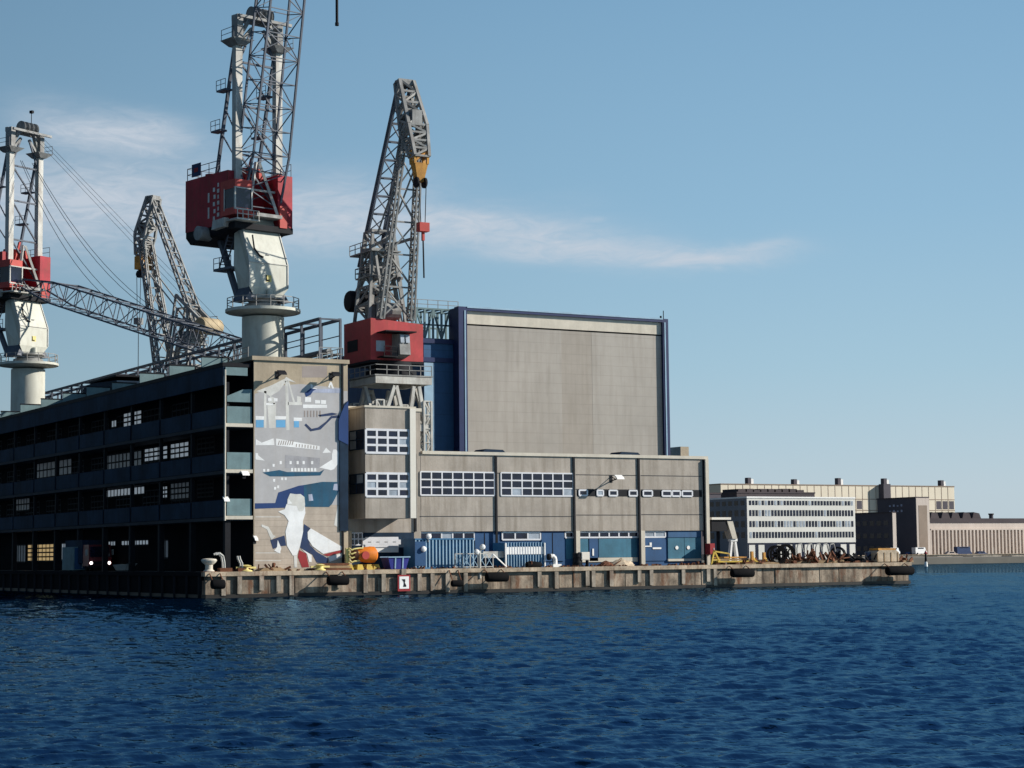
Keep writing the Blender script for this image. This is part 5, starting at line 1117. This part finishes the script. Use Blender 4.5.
for px, h, lab in ((752, 1.0, 'yellow post with a slanted brace left of the black cable reels'), (764, 0.9, 'short yellow post beside the black cable reels')):
    t = thing('guard_post', lab, 'post', q(px, 1.8), 0, 'yellow guard posts'); MB().box(-.13, .13, -.13, .13, 0, h+.3).build('upright', 'orange_tip', t); MB().bar((0, 0, h), (0.7, 0.2, 0.05), 0.12).build('brace', 'yellow', t)
def trestle():
    p = atY(733, 553, QY+7); t = thing('loading_trestle', 'white tapered trestle carrying a pale slanted chute over a dark shelter', 'trestle', (p.x, QY+7, DECK+0.001))
    for s_ in (-1, 1): MB().hexa([(s_*.55-.13, -.2, 0), (s_*.55+.13, -.2, 0), (s_*.55+.13, .2, 0), (s_*.55-.13, .2, 0), (s_*.22-.1, -.2, 2.35), (s_*.22+.1, -.2, 2.35), (s_*.22+.1, .2, 2.35), (s_*.22-.1, .2, 2.35)]).build('leg', 'white', t)
    MB().box(-0.42, 0.42, -0.25, 0.25, 2.35, 2.6).build('cap', 'white', t)
    ch = MB().hexa([(-0.3, -.4, 2.6), (.3, -.4, 2.6), (.3, .6, 2.6), (-.3, .6, 2.6), (-1.0, -.5, 4.4), (-.3, -.5, 4.4), (-.3, .8, 4.4), (-1, .8, 4.4)]).build('chute', 'concrete_light', t)
    bx = MB().box(-2.9, -0.95, -0.4, 1.6, 3.4, 4.55).build('hopper', 'black', t); MB().box(-3.0, -0.6, -0.6, 1.8, 4.56, 4.8).build('hopper_roof', 'cream_panel', bx)
    MB().bar((-2.6, .6, 0), (-2.6, .6, 3.4), .25).bar((-1.4, .6, 0), (-1.4, .6, 3.4), .25).build('support', 'black', t)
trestle()
def reel(px, dy, r, w, yaw, lab, m='rubber'):
    t = thing('cable_reel', lab, 'cable reel', q(px, dy), R(yaw), 'cable reels on the pier')
    for s_ in (-1, 1):
        MB().lathe((0, s_*w/2, r), [(r*.8, -.06), (r, -.06), (r, .06), (r*.8, .06), (r*.8, -.06)], 26, 'y').build('flange', m, t, smooth=True)
        sp = MB()
        for k in range(3): an = math.pi*k/3; sp.bar((-r*.6*math.cos(an), s_*w/2, r-r*.6*math.sin(an)), (r*.6*math.cos(an), s_*w/2, r+r*.6*math.sin(an)), .12)
        sp.build('spokes', m, t)
    MB().lathe((0, 0, r), [(r*.1, -w/2), (r*.32, -w/2+.06), (r*.32, w/2-.06), (r*.1, w/2)], 20, 'y').build('drum', m, t, smooth=True)
reel(777, 1.9, 0.95, 0.7, -12, 'big black cable reel, nearer one of a pair on the pier')
reel(786, 3.2, 1.0, 0.5, -8, 'big black cable reel standing behind its twin on the pier')
reel(838, 3.5, 0.85, 0.3, -60, 'dark thin cable reel before the office ground floor', 'black')
def pile(px, dy, w, h, n, lab, m, seed, d=1.0):
    rnd = random.Random(seed); t = thing('scrap_pile', lab, 'scrap pile', q(px, dy), 0, 'scrap piles on the pier end')
    s = MB()
    for i in range(n):
        a = Vector((rnd.uniform(-w, w), rnd.uniform(-d, d), rnd.uniform(0, h*.4))); b_ = a+Vector((rnd.uniform(-w*.5, w*.5), rnd.uniform(-.5, .5), rnd.uniform(.05, h*.8))); s.bar(a, b_, rnd.uniform(.06, .2), rnd.uniform(.06, .3))
    s.build('scrap_bars', m, t)
    pts = [(-w*1.1, -d*.7, 0)] + [(-w+2*w*i/7, -d*.7, h*.35*rnd.uniform(.4, 1.1)) for i in range(8)] + [(w*1.1, -d*.7, 0)]
    MB().extrude(pts, (0, d*1.4, 0)).build('mound', 'rusty' if m != 'rusty' else 'timber', t)
pile(800, 2.4, 1.6, 1.0, 26, 'rusty scrap pile right of the black cable reels', 'rusty', 3)
pile(822, 2.2, 2.2, 1.3, 34, 'rounded heap of brown pipes and rods before the office block', 'rusty', 4)
pile(850, 2.2, 2.0, 0.9, 26, 'dark scrap pile beneath the thin cable reel', 'black', 5)
pile(866, 2.0, 2.2, 1.0, 26, 'black scrap pile left of the timber crate at the pier end', 'black', 6)
pile(758, 1.6, 2.0, 0.6, 20, 'low rusty scrap under the yellow posts', 'rusty', 8)
pile(899, 1.8, 1.3, 0.8, 16, 'rusty scrap pile at the far right tip of the pier', 'rusty', 9)
# hoops/pipe arches near the reels
t = thing('pipe_bends', 'thin white bent pipes standing among the scrap piles', 'pipes', q(812, 3.2))
for x in (-1.9, -.6, .5, 1.4, 2.3): MB().path([(x, 0, 0), (x, 0, 1.6), (x+.15, 0, 1.95), (x+.6, 0, 2.0), (x+.8, 0, 1.2)], .06, 6).build('bent_pipe', 'crane_pale', t)
t = thing('timber_crate', 'weathered tan crate hut at the tip of the pier', 'crate', q(883, 1.7))
MB().extrude([(-1.5, -.8, 0.1), (1.5, -.8, 0.1), (1.5, -.8, 1.05), (1.1, -.8, 1.3), (-1.1, -.8, 1.3), (-1.5, -.8, 1.05)], (0, 1.6, 0)).build('crate_body', 'sand', t)
MB().box(-1.2, 1.2, -.7, .7, 1.3, 1.5).build('lid', 'orange_tip', t); r = MB()
for x in (-1.4, -.5, .4, 1.3): r.box(x-.06, x+.06, -.84, -.801, .1, 1.05)
r.build('battens', 'timber', t)
t = thing('drums', 'two dark oil drums strapped on a pallet at the pier end', 'oil drums', q(872.5, 2.2)); 
for x in (-.5, .45): MB().lathe((x, 0, .15), [(.38, 0), (.4, .02), (.38, .4), (.41, .45), (.38, .5), (.4, .95), (.3, .97)], 18).build('drum', 'car_blue', t, smooth=True)
MB().box(-1, 1, -.5, .5, 0, .14).build('pallet', 'timber', t)

# channel marker off the far quay
p = atY(926, 566, 330)
p = CAM + ray(926, 566.5)*(CAMH/(-ray(926, 566.5).z)); 
t = thing('channel_marker', 'thin channel marker with a white base standing off the pier tip', 'channel marker', (p.x, p.y, 0))
k_ = (p-CAM).length/FPX
MB().lathe((0, 0, -0.5), [(0.35, 0), (0.4, .5), (0.3, 0.5+4.5*k_), (0.15, .5+5*k_)], 16).build('float', 'white', t, smooth=True); MB().tube((0, 0, 4*k_), (0, 0, 12*k_), 0.28, 0.2, 10).build('pole', 'black', t); MB().lathe((0, 0, 12*k_), [(0.2, 0), (.4, .1), (.05, .8)], 10).build('topmark', 'p_red', t)

# vehicles on the far quay
def car(px, Y, m, lab, L=4.4, H=1.45, kind='car', yaw=0):
    p = atY(px, 553, Y); t = thing('parked_car' if kind == 'car' else 'van', lab, kind, (p.x, Y, 2.16 if Y < 480 else 1.56), R(yaw), 'vehicles parked on the far quay')
    if kind == 'car': pr = [(-L/2, .3), (L/2, .3), (L/2, .75), (L/2-.9, .9), (L/2-1.5, H), (-L/2+.9, H), (-L/2+.3, .95), (-L/2, .85)]
    else: pr = [(-L/2, .3), (L/2, .3), (L/2, 1.0), (L/2-.5, 1.3), (L/2-.9, H), (-L/2, H)]
    MB().extrude([(x, -.85, z) for x, z in pr], (0, 1.7, 0)).build('body', m, t)
    for y in (-.86, .83): MB().box(-L/2+1.0, L/2-1.5, y, y+.03, H-.5, H-.12).build('side_window', 'glass', t)
    for x in (-L/2+.8, L/2-.8):
        for y in (-.88, .66): MB().lathe((x, y, .33), [(.1, 0), (.33, .01), (.33, .21), (.1, .22)], 14, 'y').build('wheel', 'rubber', t)
car(911, 482, 'car_blue', 'dark blue car parked at the foot of the dark tower block', yaw=10)
car(919.5, 479.5, 'car_white', 'white van parked by the brown end wall of the tower block', 5.2, 2.3, 'van', 5)
car(963, 481, 'car_blue', 'dark box van parked before the long pillared warehouse', 6.4, 3.0, 'van', 0)
car(951, 480.5, 'far_pink', 'pale low car left of the dark box van', yaw=-5)
car(981, 482, 'car_blue', 'dark car right of the dark box van', yaw=3)
car(893, 470, 'car_white', 'white van below the bright end of the brick wing', 5.0, 2.2, 'van', 12)

# truck in the dark under the galleries
p = atX(104, 560, GX+1.0)
t = thing('truck', 'dark red truck with headlights on, parked under the galleries', 'truck', (GX+0.6, p.y, DECK+0.001))
MB().extrude([(-1.2, 0, .5), (1.2, 0, .5), (1.2, 0, 1.4), (1.15, 0.25, 2.7), (-1.15, .25, 2.7), (-1.2, 0, 1.4)], (0, 2.0, 0)).build('cab', 'car_red', t)
MB().hexa([(-1.05, -.03, 1.45), (1.05, -.03, 1.45), (1.05, .03, 1.45), (-1.05, .03, 1.45), (-1.0, .2, 2.5), (1.0, .2, 2.5), (1.0, .26, 2.5), (-1, .26, 2.5)]).build('windscreen', 'glass', t)
MB().box(-1.25, 1.25, 2.1, 8, .8, 3.2).build('cargo_box', 'navy', t)
for x in (-0.95, 0.95): MB().lathe((x, -.04, .82), [(.05, -.05), (.16, -.03), (.16, .03), (.05, .05)], 12, 'y').build('headlight', 'headlight', t)
MB().box(-1.25, 1.25, -.15, 0, .35, .6).build('bumper', 'black', t); MB().box(-1.1, 1.1, -.02, .0, .65, 1.0).build('grille', 'black', t)
for x in (-1.2, .9):
    for y in (1.0, 6.5): MB().lathe((x, y, .48), [(.1, 0), (.48, .02), (.48, .28), (.1, .3)], 16, 'x').build('wheel', 'rubber', t)
for x in (-1.45, 1.3): MB().box(x, x+.15, .1, .3, 1.6, 2.2).build('mirror', 'crane_pale', t)
p = atX(80, 553, GX+0.5); t = thing('site_container', 'small dull blue container beside the truck under the galleries', 'container', (GX+0.1, p.y-3, DECK+0.001))
MB().box(-1.2, 0.6, 0, 4, 0.1, 2.5).build('container_body', 'teal_panel', t); MB().box(-1.1, .5, -.05, -.003, .2, 2.4).build('end_door', 'hall_blue', t); MB().bar((-.3, -.08, .3), (-.3, -.08, 2.3), .06).build('lock_rod', 'crane_pale', t)
p = atX(128, 571, GX+0.2); t = thing('dinghy', 'small pale dinghy beside the truck at the dark quay edge', 'dinghy', (GX-0.2, p.y, DECK+0.001))
MB().hexa([(-.7, -.35, .1), (.7, -.3, .1), (.7, .3, .1), (-.7, .35, .1), (-1.0, -.55, .65), (1.2, -.5, .75), (1.2, .5, .75), (-1, .55, .65)]).build('hull', 'crane_pale', t); MB().box(-.2, .1, -.5, .5, .66, .72).build('thwart', 'timber', t)

# rubble scattered along the pier edge: nobody could count it
rb = MB(); rnd = random.Random(21)
for i in range(420):
    x = rnd.uniform(QX0+1.5, QX1-1.2); far = x > atY(706, 560, QY).x
    y = QY+rnd.uniform(0.95, 2.6 if not far else 6.0); h = rnd.uniform(.04, .2)*(1.8 if far and rnd.random() < .35 else 1); w_ = rnd.uniform(.05, .3)*(1.5 if far else 1)
    rb.bar((x, y, DECK), (x+rnd.uniform(-.15, .15), y+rnd.uniform(-.1, .1), DECK+h), w_, w_*rnd.uniform(.4, 1))
o_ = struct(rb.build('rubble', 'rusty'), 'stuff'); o_['label'] = 'rusty rubble scattered along the edge of the pier'; o_['category'] = 'rubble'
